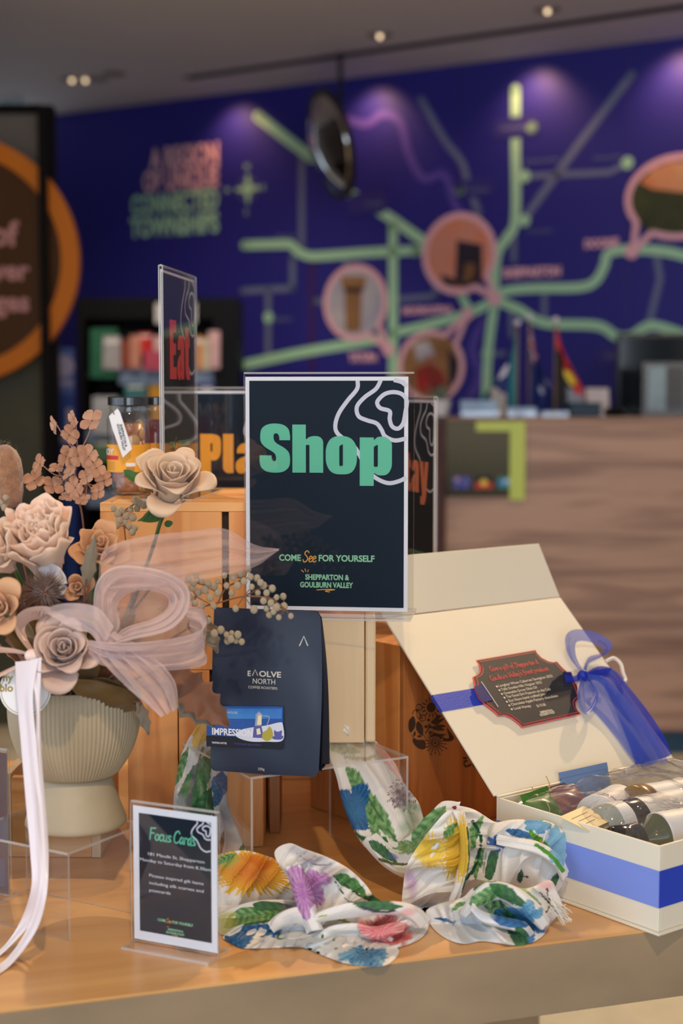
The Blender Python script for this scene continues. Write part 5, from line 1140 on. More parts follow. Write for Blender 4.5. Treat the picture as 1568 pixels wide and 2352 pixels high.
def petal_mat(name, c, c2, sss=.25, rough=.6):
    m = mat(name, c, rough, var=.5, vscale=26, col2=c2, sheen=.3, bump=.12, bscale=120); 
    nt = m.node_tree; b = nt.nodes['Principled BSDF']; o = nt.nodes['Material Output']; tl = N(nt, 'ShaderNodeBsdfTranslucent'); tl.inputs[0].default_value = c; mx = N(nt, 'ShaderNodeMixShader'); mx.inputs[0].default_value = sss
    nt.links.new(b.outputs[0], mx.inputs[1]); nt.links.new(tl.outputs[0], mx.inputs[2]); nt.links.new(mx.outputs[0], o.inputs[0]); return m
m_beige = petal_mat('rose_beige', rgb(238,212,184), rgb(230,198,166)); m_peony = petal_mat('peony_cream', rgb(255,238,220), rgb(252,218,196), .35); m_apr = petal_mat('apricot_petal', rgb(232,186,142), rgb(222,168,120)); m_mauve = petal_mat('mauve_satin', rgb(218,190,176), rgb(198,164,148), .15, .4)
m_stem = mat('stem_green', rgb(60,96,40), .5, var=.3, vscale=40); m_leafg = petal_mat('leaf_green', rgb(58,110,36), rgb(40,80,28), .2)
m_brown = petal_mat('dried_leaf_brown', rgb(142,90,60), rgb(106,70,50), .2); m_olive = petal_mat('olive_brown_leaf', rgb(126,96,44), rgb(98,74,36), .2); m_dusty = petal_mat('dusty_leaf', rgb(150,132,104), rgb(110,104,92), .15); m_hyd = petal_mat('hydrangea_dried', rgb(196,156,130), rgb(170,124,100), .3); m_twig = mat('twig_brown', rgb(120,82,58), .8); m_berry = mat('berry_cream', rgb(186,168,136), .85, bump=.6, bscale=400, sheen=.4); m_fuzz = mat('thistle_brown', rgb(112,72,52), .9, sheen=.5, var=.4, vscale=60); m_pod = mat('fuzzy_seed_head', rgb(170,122,88), .95, sheen=.6, bump=1.0, bscale=500, var=.4, vscale=120)
m_white_p = petal_mat('white_petal', rgb(232,226,224), rgb(214,204,204))
def head(name, label, cat, px, py, D, zdir, R, n, m, seed, group=None, part='petals', stem=None, bud=0, **k):
    p = at(px, py, D); M = align(p, zdir, (1, 0, 0)) ; t = thing(name, label, cat, M=M, group=group)
    a = MB()
    if bud: rose_mesh(a, R*.74, 10, m, seed+3, openness=.30, curl=.55, Hk=bud, rbk=2.1, span0=2.2, span1=1.5, ruffle=.01); k['n0'] = n-8
    rose_mesh(a, R, n, m, seed, **k); a.build(part, t, smooth=True, solid=.0009)
    base = p - Vector(zdir).normalized()*R*.30; b2 = Vector((VC.x+(p.x-VC.x)*.25, VC.y+(p.y-VC.y)*.25, VRIM-.03)); mid = (base+b2)/2+Vector((0,0,0)) - Vector(zdir).normalized()*R*.35
    a = MB(); a.tube(cat2(stem or [base, mid, b2], 6), .0022, m_stem, 8); a.build('stem', t, world=True, smooth=True)
    return t
def leaf(mb, base, tip, side, w, m, curl=.15, lobes=0, nu=20, nv=8, fold=.2, up=None, lobe_amp=.35):
    base, tip = Vector(base), Vector(tip); ax = tip-base; L = ax.length; x = ax.normalized(); s = Vector(side); s = (s-x*s.dot(x)).normalized(); nr = x.cross(s)
    def fn(u, v):
        a = v*2-1; ww = w*(math.sin(PI*min(1, u*.97+.03)**.8))**.75
        if lobes: ww *= 1-lobe_amp*abs(math.sin(lobes*PI*u))
        return base + ax*u + s*a*ww/2 + nr*(fold*w*abs(a)*.5 - curl*L*math.sin(PI*u)*.5 + w*.03*math.sin(u*17+a*3))
    mb.grid(fn, nu, nv, m)
t = head('rose', 'open beige rose held high on its stem in front of the yellow-lettered sign', 'rose', 397, 1118, 1.74, (.10,-.66,.74), .060, 16, m_beige, 11, bud=1.15, curl=1.5, openness=1.0, Hk=1.02, pt=.14, span0=1.5, span1=.85,
    stem=[at(385,1165,1.745), at(368,1200,1.75), at(350,1260,1.755), at(300,1400,1.76), Vector((VC.x+.02, VC.y, VRIM-.03))])
for b_, t_, sd_, w_, cu_ in (((378,1172,1.735),(322,1196,1.72),(0,0,1),.016,.3),((345,1160,1.73),(318,1198,1.71),(.5,-.5,1),.014,.3),((378,1205,1.74),(398,1200,1.735),(0,0,1),.008,.15),((318,1102,1.75),(282,1080,1.76),(0,0,1),.012,.15)):
    a = MB(); leaf(a, at(*b_), at(*t_), sd_, w_, m_leafg, cu_); a.build('leaf', t, world=True, smooth=True)
head('peony', 'large cream blush peony at the left, biggest bloom of the bouquet', 'peony', 105, 1272, 1.68, (-.10,-.62,.78), .078, 34, m_peony, 5, ruffle=.05, openness=.55, curl=-.55, Hk=1.0, span0=1.3, span1=.85)
head('peony', 'cream peony cut off by the left edge, below the largest bloom', 'peony', 2, 1275, 1.66, (-.4,-.7,.4), .062, 24, m_peony, 9, ruffle=.05, openness=.6, curl=-.45, Hk=1.0, span0=1.3, span1=.85)
head('rose', 'apricot rose between the large peony and the tulle', 'rose', 225, 1268, 1.72, (.2,-.8,.55), .045, 14, m_apr, 21, ruffle=.03, openness=.8, curl=.6)
head('rose', 'mauve satin rose at the front of the bouquet above the vase rim', 'rose', 152, 1500, 1.63, (.02,-.88,.45), .052, 16, m_mauve, 33, bud=1.1, openness=1.0, curl=1.3, Hk=1.0, pt=.08, span0=1.5)
head('rose', 'apricot bloom at the left edge beside the brown thistle', 'rose', 8, 1400, 1.62, (-.1,-.9,.3), .036, 12, m_apr, 41, openness=.9, curl=.6)
head('rose', 'small apricot bud below the apricot rose', 'rose', 178, 1352, 1.68, (.1,-.8,.2), .028, 9, m_apr, 51, openness=.6, curl=.5)
t = thing('loose_petal_flower', 'white orchid-like petals just under the large peony', 'flower', M=Matrix.Translation(at(132,1318,1.65)))
a = MB(); leaf(a, at(90,1300,1.66), at(155,1340,1.64), (.3,0,1), .019, m_white_p, .3); leaf(a, at(150,1345,1.65), at(120,1372,1.64), (1,0,.3), .014, m_white_p, .2); a.build('petals', t, world=True, smooth=True, solid=.0006)
# fuzzy thistles
def thistle(label, px, py, D, R, n=420):
    c = at(px, py, D); t = thing('thistle_head', label, 'thistle', M=Matrix.Translation(c), group='brown thistle heads'); a = MB(); a.sphere((0,0,0), R*.45, m_fuzz, 8); a.build('core', t, smooth=True)
    a = MB(); rnd = random.Random(int(px))
    for k in range(n):
        z = 1-2*(k+.5)/n; r = math.sqrt(1-z*z); an = k*2.39996; d = Vector((r*math.cos(an), r*math.sin(an), z)); d = (d+Vector((rnd.uniform(-.25,.25), rnd.uniform(-.25,.25), rnd.uniform(-.25,.25)))).normalized()
        L = R*rnd.uniform(.8,1.12); b = d.orthogonal().normalized()*R*.035; c_ = d.cross(b); a.add([d*R*.4+b, d*R*.4-b*.5+c_*.8, d*R*.4-b*.5-c_*.8, d*L], [(0,1,3),(1,2,3),(2,0,3)], m_fuzz)
    o = a.build('bristles', t); o['kind'] = 'stuff'
thistle('brown bristly thistle head left of centre in the bouquet', 100, 1362, 1.64, .027)
thistle('smaller brown thistle head half behind the left one', 52, 1378, 1.66, .022)
thistle('brown thistle head deep behind the small apricot bud', 185, 1402, 1.68, .02, 260)
# filler foliage in the middle so that no vase mouth shows
t = thing('foliage_spray', 'brown and olive leaves filling the bouquet over the vase rim', 'foliage', M=Matrix.Translation((VC.x, VC.y, VRIM)))
rnd = random.Random(3)
for k in range(40):
    an = k*2.4; r = .02+.05*rnd.random(); b = Vector((VC.x+r*.3*math.cos(an), VC.y+r*.3*math.sin(an), VRIM-.01)); tp = Vector((VC.x+(r+.035)*math.cos(an), VC.y-.01+(r+.02)*math.sin(an), VRIM+.03+.09*rnd.random())); a = MB()
    leaf(a, b, tp, (rnd.uniform(-1,1), rnd.uniform(-1,1), .4), .03, (m_brown, m_olive, m_dusty)[k % 3], .1, lobes=(0, 5)[k % 2]); a.build('leaf', t, world=True, smooth=True)
def single_leaf(label, pts, w, m, side=(0,-.2,1), lobes=0, name='dried_leaf', curl=.1, amp=.35):
    p = [at(*q) for q in pts]; t = thing(name, label, 'leaf', M=Matrix.Translation(p[0])); a = MB(); leaf(a, p[0], p[1], side, w, m, curl, lobes=lobes, nu=60, nv=10, lobe_amp=amp); a.build('blade', t, world=True, smooth=True, solid=.0006)
    b2 = Vector((VC.x, VC.y, VRIM-.02)); a = MB(); a.tube(cat2([p[1]*.12+p[0]*.88, p[0], (p[0]+b2)/2, b2], 5), .0012, m_twig, 6); a.build('stalk', t, world=True); return t
single_leaf('rust brown lobed leaf hanging over the coffee pouch picture label', [(385,1535,1.69),(528,1668,1.68)], .050, m_brown, (.7,.1,.7), 6, curl=-.10, amp=.3)
single_leaf('second lobed leaf, grey-brown, under the rust brown one', [(380,1570,1.70),(495,1668,1.69)], .040, m_dusty, (.7,.1,.7), 4)
single_leaf('broad olive brown leaf on the vase rim under the mauve rose', [(318,1625,1.70),(150,1562,1.655)], .036, m_olive, (0,-.5,1), 0, curl=.15)
single_leaf('olive leaf right of the broad one, touching the rim', [(215,1560,1.68),(325,1632,1.70)], .026, m_olive, (0,-.4,1), 0)
single_leaf('small grey-green leaf pointing down below the tulle', [(318,1612,1.69),(342,1688,1.69)], .017, m_dusty, (1,0,.2), 3)
single_leaf('dusty grey leaf standing upright over the apricot rose', [(196,1345,1.64),(218,1232,1.63)], .018, m_dusty, (1,.1,.1), 3, amp=.25)
single_leaf('dusty leaf under the berries by the coffee pouch', [(470,1420,1.72),(500,1500,1.72)], .022, m_dusty, (1,0,.2), 3)
# seed head
p = at(22, 1150, 1.74); t = thing('seed_head', 'tall fuzzy brown seed head at the left edge of the bouquet', 'seed head', M=align(p, (-.09,-.05,1))); a = MB()
prof = [(.0,-.01),(.013,-.005),(.017,.01),(.0185,.03),(.018,.045),(.0145,.056),(.008,.063),(.0,.065)]
a.lathe(prof, m_pod, 32); a.v = [v*(1+.05*nz3(v*160)) for v in a.v]; a.build('fuzzy_head', t, smooth=True)
a = MB(); rnd = random.Random(2)
for k in range(900):
    i = rnd.randint(1, 6); r = prof[i][0]; z = prof[i][1]+rnd.uniform(-.007,.007); an = rnd.uniform(0, 2*PI); b = Vector((r*math.cos(an), r*math.sin(an), z)); d = Vector((math.cos(an), math.sin(an), rnd.uniform(-.2,1))).normalized()*rnd.uniform(.0015,.0035); s = Vector((-math.sin(an), math.cos(an), 0))*.00025; a.add([b+s, b-s, b+d], [(0,1,2)], m_pod)
o = a.build('hairs', t); o['kind'] = 'stuff'
a = MB(); a.tube([p, Vector((VC.x-.02, VC.y, VRIM-.03))], .002, m_twig, 6); a.build('stem', t, world=True)
# hydrangea sprig
t = thing('hydrangea_sprig', 'dried dusty pink hydrangea sprig left of the preserve jars', 'dried flower', M=Matrix.Translation(at(190,1180,1.78)))
rt = at(196, 1260, 1.77); fl_ = [(128,975,1.76),(158,1000,1.755),(172,962,1.77),(213,968,1.76),(95,1068,1.75),(130,1078,1.755),(150,1048,1.75),(178,1048,1.745),(165,1085,1.74),(205,1050,1.75),(222,1075,1.75),(200,1095,1.74),(80,1105,1.76),(240,1105,1.76),(228,1130,1.755),(175,1120,1.75),(155,1145,1.755),(192,1150,1.745),(120,1118,1.765)]
forks = [at(180,1040,1.77), at(150,1095,1.77), at(200,1110,1.765)]
a = MB(); a.tube(cat2([rt, at(188,1180,1.775), at(172,1100,1.77), forks[0], at(170,1000,1.765)], 5), .0013, m_twig, 6)
for q in fl_:
    p = at(*q); p.y += .004; f_ = min(forks, key=lambda w_: (w_-p).length); a.tube(cat2([f_, (f_+p)/2-Vector((0,0,.004)), p], 4), .0007, m_hyd, 5)
for f_ in forks[1:]: a.tube([f_, at(184,1165,1.775)], .001, m_twig, 6)
a.build('stalks', t, world=True, smooth=True)
fp = MB()
for k in range(4):
    an = k*PI/2+.2; 
    def fn(u, v, an=an):
        r = .0135*u; s = (v*2-1)*.0066*max(.06, math.sin(PI*min(1,max(u,.001)**1.5)))**.75; z = .004*u+.0035*math.sin(PI*u)*(1-abs(v*2-1))-.002*u*u; z += .002*abs(v*2-1)
        return (r*math.cos(an)-s*math.sin(an), r*math.sin(an)+s*math.cos(an), z)
    fp.grid(fn, 7, 6, m_hyd)
fp.sphere((0,0,.001), .0013, m_twig, 4)
f0 = None; rnd = random.Random(8)
for q in fl_:
    Mf = align(at(*q), (rnd.uniform(-.7,.7), rnd.uniform(-1,-.2), rnd.uniform(-.2,.8)), (rnd.uniform(-1,1), .2, rnd.uniform(-1,1))) @ Matrix.Scale(rnd.uniform(.72,1.15), 4); Ml = world_of(t).inverted() @ Mf
    if f0 is None: f0 = fp.build('floret', t, smooth=True); o = f0
    else: o = f0.copy(); COL.objects.link(o); o.parent = t
    o.matrix_basis = Ml
# berry sprays
bm0 = MB(); bm0.sphere((0,0,0), 1, m_berry, 7); bsrc = None
def berries(label, stems, tips, r, seed, root):
    global bsrc
    t = thing('berry_spray', label, 'berry spray', M=Matrix.Translation(at(*root)), group=None); a = MB()
    for s_ in stems: a.tube(cat2([at(*q) for q in s_], 5), .0010, m_twig, 6)
    rnd = random.Random(seed); I = world_of(t).inverted()
    allp = [at(*q) for s_ in stems for q in s_[1:]]
    for q in tips:
        p = at(*q); f_ = min(allp, key=lambda w_: (w_-p).length); a.tube([f_, p], .0006, m_twig, 5)
        k = r*rnd.uniform(.8,1.12)
        if bsrc is None: bsrc = bm0.build('berry', t, smooth=True); o = bsrc
        else: o = bsrc.copy(); COL.objects.link(o); o.parent = t
        o.matrix_basis = I @ Matrix.Translation(p) @ Matrix.Diagonal((k, k, k*1.12, 1))
    a.build('twig', t, world=True); return t
D_ = 1.70
berries('cream berry spray reaching across the lower left of the large sign', [[(440,1400,D_),(500,1385,D_),(560,1370,D_-.01),(620,1375,D_-.01),(655,1400,D_-.01)],[(500,1385,D_),(520,1350,D_),(560,1330,D_)],[(560,1370,D_),(600,1350,D_),(620,1345,D_)]],
    [(515,1322,D_),(535,1325,D_-.005),(552,1318,D_),(570,1308,D_),(560,1335,D_-.008),(575,1325,D_-.004),(590,1328,D_),(545,1345,D_-.006),(578,1348,D_-.01),(592,1362,D_-.005),(605,1345,D_),(612,1362,D_-.008),(625,1352,D_-.004),(635,1372,D_-.01),(650,1370,D_),(622,1385,D_-.01),(612,1398,D_-.006),(635,1395,D_-.012),(652,1393,D_-.006),(640,1418,D_-.01),(668,1415,D_-.01),(605,1380,D_-.01),(583,1400,D_-.01),(541,1398,D_-.008),(520,1345,D_-.004),(532,1362,D_),(500,1335,D_),(628,1405,D_-.012),(618,1412,D_-.004),(598,1338,D_-.01)], .0040, 1, (470,1400,D_))
berries('cream berry cluster over the top left of the coffee pouch', [[(430,1445,D_),(470,1440,D_),(510,1448,D_),(545,1462,D_)],[(430,1445,D_),(440,1400,D_),(450,1370,D_),(470,1345,D_)]],
    [(492,1455,D_-.005),(507,1447,D_),(520,1458,D_-.006),(532,1455,D_),(546,1458,D_-.004),(530,1468,D_-.008),(542,1470,D_),(555,1474,D_-.006),(522,1472,D_),(452,1448,D_),(432,1330,D_),(450,1322,D_-.004),(462,1335,D_),(440,1350,D_-.004),(455,1360,D_),(470,1355,D_-.005),(482,1372,D_-.004),(478,1340,D_),(492,1348,D_),(448,1385,D_-.004),(465,1392,D_),(438,1372,D_),(490,1392,D_-.004),(460,1410,D_-.005),(478,1425,D_),(440,1425,D_-.004),(445,1338,D_-.006),(500,1362,D_-.004)], .0040, 2, (430,1445,D_))
D2 = 1.80
berries('pale berry spray behind the apricot rose near the jar', [[(290,1260,D2),(285,1210,D2),(280,1180,D2),(320,1150,D2)]], [(262,1168,D2),(270,1180,D2),(280,1172,D2),(290,1185,D2),(275,1195,D2),(288,1200,D2),(300,1170,D2-.004),(305,1188,D2),(296,1208,D2),(310,1212,D2),(312,1150,D2),(322,1155,D2),(268,1205,D2),(304,1222,D2),(330,1160,D2),(315,1168,D2)], .0045, 3, (290,1260,D2))
berries('greenish berry spray at the left edge under the seed head', [[(20,1190,1.73),(12,1150,1.73)]], [(4,1135,1.73),(14,1142,1.725),(5,1152,1.73),(18,1156,1.73),(10,1166,1.725),(24,1148,1.735)], .0045, 4, (20,1190,1.73))
# tulle
m_tul = sheer('blush_tulle', rgb(232,212,212), .30, .7); m_tul2 = sheer('blush_tulle_double', rgb(240,220,218), .56, .7)
t = thing('tulle_bow', 'big blush tulle bow spilling over the right side of the bouquet', 'tulle bow', M=Matrix.Translation(at(230,1460,1.64)))
def A_(pts, D): return [at(p[0], p[1], p[2] if len(p) > 2 else D) for p in pts]
a = MB()
band(a, A_([(225,1335,1.66),(240,1262,1.67),(330,1232,1.68),(430,1220,1.69),(515,1213,1.70),(582,1248,1.70),(640,1262,1.70)], 0), A_([(228,1355,1.64),(300,1355,1.65),(380,1350,1.66),(450,1335,1.67),(530,1318,1.68),(590,1300,1.69),(640,1264,1.70)], 0), m_tul, 60, 40, .006, fold=5); a.build('upper_tail', t, world=True, smooth=True)
a = MB(); band(a, A_([(225,1330,1.67),(300,1290,1.69),(400,1300,1.70),(455,1350,1.70),(478,1420,1.69)], 0), A_([(215,1470,1.66),(280,1500,1.66),(360,1500,1.67),(430,1490,1.68),(470,1480,1.68)], 0), m_tul, 50, 40, .007, ph=.7, fold=4); a.build('back_layer', t, world=True, smooth=True)
a = MB(); band(a, A_([(225,1490,1.63),(215,1420,1.62),(222,1340,1.62),(270,1300,1.63),(370,1310,1.64),(430,1345,1.64),(432,1400,1.63),(390,1445,1.62),(310,1465,1.61),(245,1480,1.61)], 0), A_([(240,1490,1.66),(275,1440,1.66),(270,1390,1.67),(300,1360,1.68),(350,1355,1.68),(385,1370,1.68),(385,1395,1.67),(350,1420,1.66),(290,1440,1.65),(250,1475,1.64)], 0), m_tul2, 80, 36, .005, fold=6); a.build('upper_loop', t, world=True, smooth=True)
a = MB(); band(a, A_([(200,1470,1.60),(290,1475,1.60),(400,1465,1.61),(470,1440,1.63),(462,1400,1.66),(420,1390,1.68)], 0), A_([(205,1500,1.61),(230,1530,1.62),(300,1540,1.63),(400,1540,1.645),(472,1525,1.66),(455,1490,1.69)], 0), m_tul2, 70, 40, .006, ph=1, fold=7); a.build('lower_loop', t, world=True, smooth=True)
a = MB(); band(a, A_([(215,1485,1.61),(250,1535,1.61),(300,1590,1.62),(366,1648,1.63)], 0), A_([(260,1450,1.62),(340,1500,1.62),(400,1560,1.63),(412,1625,1.64)], 0), m_tul2, 60, 40, .006, ph=2, fold=7); a.build('lower_tail', t, world=True, smooth=True)
a = MB(); band(a, A_([(90,1400,1.63),(150,1385,1.62),(220,1395,1.61),(260,1440,1.61)], 0), A_([(180,1450,1.60),(205,1455,1.60),(225,1480,1.60),(232,1500,1.61)], 0), m_tul2, 40, 12, .004, ph=2, fold=3); a.build('left_swag', t, world=True, smooth=True)
# satin ribbon bow with long tails
m_sat = mat('ivory_satin', rgb(232,222,226), .32, sheen=.3, bump=.05, bscale=300)
m_sat2 = mat('blush_satin', rgb(238,208,194), .35, sheen=.3)
t = thing('satin_ribbon', 'pale satin ribbon bow on the vase with two long tails curling on the table', 'ribbon', M=Matrix.Translation(at(75,1505,1.61)))
a = MB()
band(a, A_([(75,1505,1.61),(40,1460,1.61),(32,1425,1.61),(60,1398,1.61),(105,1392,1.615),(118,1405,1.63),(90,1450,1.63),(78,1500,1.62)], 0), A_([(85,1505,1.64),(62,1465,1.65),(58,1440,1.65),(75,1425,1.65),(100,1425,1.65),(100,1435,1.66),(88,1460,1.66),(82,1500,1.65)], 0), m_sat2, 50, 6, .001); a.build('upper_loop', t, world=True, smooth=True)
a = MB(); band(a, A_([(70,1500,1.61),(20,1488,1.61),(-30,1492,1.62),(-30,1560,1.63),(20,1545,1.62),(70,1515,1.62)], 0), A_([(72,1505,1.64),(20,1500,1.65),(-10,1505,1.65),(-10,1545,1.65),(20,1535,1.65),(72,1512,1.64)], 0), m_sat2, 40, 6, .001); a.build('left_loop', t, world=True, smooth=True)
a = MB(); a.sphere(at(75,1506,1.612), .0075, m_sat2, 8, sq=(1.2,.8,1)); a.build('knot', t, world=True, smooth=True)
def tz(px, py, dz=.002): p = onz(px, py, TZ); p.z += dz; return p
a = MB(); band(a, [at(35,1520,1.61), at(38,1600,1.62), at(47,1700,1.615), at(60,1850,1.60), at(70,1960,1.585), at(72,2040,1.575), at(45,2120,1.60), tz(0,2185), tz(-60,2215)], [at(88,1515,1.60), at(75,1600,1.60), at(82,1700,1.595), at(95,1850,1.585), at(100,1960,1.572), at(105,2040,1.56), at(80,2110,1.58), tz(0,2200), tz(-60,2240)], m_sat, 70, 6, .0015); a.build('outer_tail', t, world=True, smooth=True)
a = MB(); band(a, [at(70,1515,1.605), at(84,1640,1.60), at(78,1760,1.595), at(86,1880,1.58), at(92,1960,1.567), at(90,2040,1.555), at(66,2125,1.565), tz(20,2205,.004), tz(-30,2240,.004)], [at(95,1510,1.60), at(92,1640,1.60), at(97,1760,1.597), at(108,1900,1.58), at(111,1970,1.565), at(106,2060,1.545), at(82,2140,1.55), tz(25,2225,.004), tz(-30,2262,.004)], m_sat, 70, 6, .0012, ph=1); a.build('inner_tail', t, world=True, smooth=True)
# round paper tag
m_gtx = mat('tag_gold_lettering', rgb(150,128,50), .4); p = at(58, 1585, 1.635)
t = thing('round_gift_tag', 'round white tag with gold lettering hanging behind the ribbon on the vase', 'tag', M=align(p, (0,-.995,.1), (1,0,0)) @ Matrix.Rotation(-PI/2, 4, 'X'))
R = 60/F*1.635; a = MB(); pts = [(R*math.cos(2*PI*k/48), R*math.sin(2*PI*k/48)) for k in range(48)]; a.prism(pts, -.0004, .0004, m_tag); a.build('card', t)
a = MB(); a.stroke([(R*.93*math.cos(2*PI*k/48), R*.93*math.sin(2*PI*k/48)) for k in range(48)], .0007, m_gtx, y=-.0006, closed=True, sm=False); text(a, 'hy', -R*.88, R*.35, .0085, m_gtx, y=-.0006, bold=.03); text(a, 'blo', -R*1.0, -R*.05, .0085, m_gtx, y=-.0006, bold=.03); a.build('tag_lettering', t)
# ---------------------------------------------------------------- silk scarf
m_silk = attr_mat('printed_silk', .62, .22, .25)
def lin(c): return np.array([ss(c[0]), ss(c[1]), ss(c[2])])
BASE = lin((244,242,238)); 
CR_ = np.array([[1,0,0],[0,0,1.0]])
def vnoise(P, s, seed=0):
    q = P*s + seed*1.7
    return (np.sin(q[:,0]*1.3+np.sin(q[:,1]*1.7+seed))+np.sin(q[:,2]*1.9+np.sin(q[:,0]*1.1+2))+np.sin(q[:,1]*2.3+q[:,2]*1.3+np.sin(q[:,2]*.9)))/3
def paint(P, motifs):
    """P: n x 3 surface points. Each motif is printed on the cloth around one surface point."""
    C = np.tile(BASE, (len(P), 1)); n = len(P)
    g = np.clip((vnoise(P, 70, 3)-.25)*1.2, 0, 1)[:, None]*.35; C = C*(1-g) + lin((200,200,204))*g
    Pw = P - np.array(CAM); r0 = np.array(ray(784,1176))
    ux = np.array([1,0,0.]); uz = np.array([0,_sp,_cp])
    sx = 784+F*Pw[:,0]/(Pw@np.array([0,_cp,-_sp])); sy = 1176-F*(Pw@uz)/(Pw@np.array([0,_cp,-_sp])); dep = Pw[:,1]
    def near(px, py):
        d = (sx-px)**2+(sy-py)**2 + (dep-dep.min())*2e3; return P[int(np.argmin(d))]
    K = 1.75/F
    for mo in motifs:
        k = mo[0]
        if k in ('leaf','petals','fringe','wash','dots'):
            _, px, py, a, b, ang, c1, c2 = mo[:8]; c0 = near(px, py); d = P-c0; dist = np.linalg.norm(d, axis=1)
            u = d@ux/K; v = d@uz/K; ca, sa = math.cos(math.radians(ang)), math.sin(math.radians(ang)); x = u*ca+v*sa; y = -u*sa+v*ca
            nn = vnoise(P, 260, 1)*.12; lim = dist < max(a, b)*K*1.7
            c1, c2 = lin(c1), lin(c2)
            if k == 'leaf':
                t = np.clip((x/a+1)/2, 0, 1); w_ = b*np.sin(PI*t**.8)**.85; m = (np.abs(x) < a) & (np.abs(y) < w_*(1+nn)) & lim
                mixv = np.clip(.5+.5*np.sin(x/a*16+np.abs(y)/b*5)+vnoise(P, 400, 2)*.5, 0, 1)[:, None]; col = c1*(1-mixv)+c2*mixv; col = np.where((np.abs(y) < b*.07)[:, None], c2*.6, col)
            elif k == 'petals':
                r = np.sqrt((x/a)**2+(y/b)**2); th = np.arctan2(y/b, x/a); npet = mo[8] if len(mo) > 8 else 5; rr = .62+.38*np.abs(np.cos(th*npet/2)); m = (r < rr*(1+nn)) & lim
                mixv = np.clip(r*.9+.45*np.sin(th*npet*6)+vnoise(P, 300, 4)*.3, 0, 1)[:, None]; col = c1*(1-mixv)+c2*mixv
            elif k == 'fringe':
                r = np.sqrt((x/a)**2+(y/b)**2); th = np.arctan2(y/b, x/a); rr = .80+.16*np.sin(th*37+np.sin(th*11)*2)+.05*np.sin(th*61); m = (r < rr) & lim
                mixv = np.clip(r*1.15+.3*np.sin(th*43+r*4)-.1, 0, 1)[:, None]; col = c1*(1-mixv)+c2*mixv
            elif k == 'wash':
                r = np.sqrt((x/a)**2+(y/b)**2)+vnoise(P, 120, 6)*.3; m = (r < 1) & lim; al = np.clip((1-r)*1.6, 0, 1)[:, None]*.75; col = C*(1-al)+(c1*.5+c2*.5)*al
            else:
                m = (np.sqrt((x/a)**2+(y/b)**2) < 1) & lim & (vnoise(P, 700, 3) > .3); col = np.tile(c1, (n, 1))
            C = np.where(m[:, None], col*.96+C*.04, C)
        else:   # line
            _, pts, w_, c1 = mo; c1 = lin(c1); w3 = [np.array(near(*p)) for p in cat2(pts, 5)] if len(pts) > 2 else [np.array(near(*p)) for p in pts]; dm = np.full(n, 9.)
            for p, q in zip(w3[:-1], w3[1:]):
                e = q-p; L = max(e@e, 1e-12); t = np.clip(((P-p)@e)/L, 0, 1); dm = np.minimum(dm, np.linalg.norm(P-(p+t[:, None]*e), axis=1))
            m = dm < w_*K*(1+.25*vnoise(P, 200, 5)); mixv = np.clip(.5+.5*vnoise(P, 300, 8), 0, 1)[:, None]
            C = np.where(m[:, None], c1*(1-mixv*.35), C)
    weave = 1+.02*np.sin(P[:,0]*5200)[:, None]
    return np.concatenate([np.clip(C*weave, 0, 1), np.ones((n, 1))], axis=1)
def ridge(x): return 1-abs(math.sin(x))
def loft(part, root, Lp, Rp, th, folds, motifs, nu=150, nv=110, seed=0, close=.0):
    """long draped fold of cloth between two traced 3-D edges, with its own thickness"""
    LL = [at(*q) for q in Lp]; RR = [at(*q) for q in Rp]; vs = []
    for i in range(nu+1):
        u = i/nu; a = spl(LL, u); b = spl(RR, u); c = (a+b)/2; W_ = (b-a)/2; u2 = min(1, u+.01); c2 = (spl(LL, u2)+spl(RR, u2))/2; c1 = (spl(LL, max(0, u-.01))+spl(RR, max(0, u-.01)))/2; tn = (c2-c1).normalized()
        nr = (CAM-c); nr = (nr - tn*nr.dot(tn)); nr = (nr - W_*nr.dot(W_)/W_.length_squared).normalized(); tk = spl(th, u)
        endk = 1.0
        for j in range(nv):
            an = 2*PI*j/nv; cx_ = math.cos(an); s_ = math.sin(an); p = c + W_*cx_ + nr*tk*s_*abs(s_)**-.35 if abs(s_) > 1e-4 else c + W_*cx_
            d = 0
            if s_ > 0:
                for (amp, fr, sl, ph) in folds: d += amp*((ridge((cx_*.5+.5)*fr*PI + u*sl + ph + .5*math.sin(u*5+ph)))**1.6 - .4)
                d += .0016*nz3((p.x*38+seed, p.y*38, p.z*38)) ; d *= min(1, s_*2.2)
            p = p + nr*d
            if p.z < TZ+.0012: p.z = TZ+.0012
            vs.append(p)
    P = np.array([tuple(v) for v in vs]); a = MB(); fs = [(i*nv+j, (i+1)*nv+j, (i+1)*nv+(j+1) % nv, i*nv+(j+1) % nv) for i in range(nu) for j in range(nv)]
    fs += [tuple(range(nv)), tuple(nu*nv+j for j in range(nv-1, -1, -1))]
    a.add([tuple(v) for v in vs], fs, m_silk); o = a.build(part, root, world=True, smooth=True, cols=paint(P, motifs)); return o
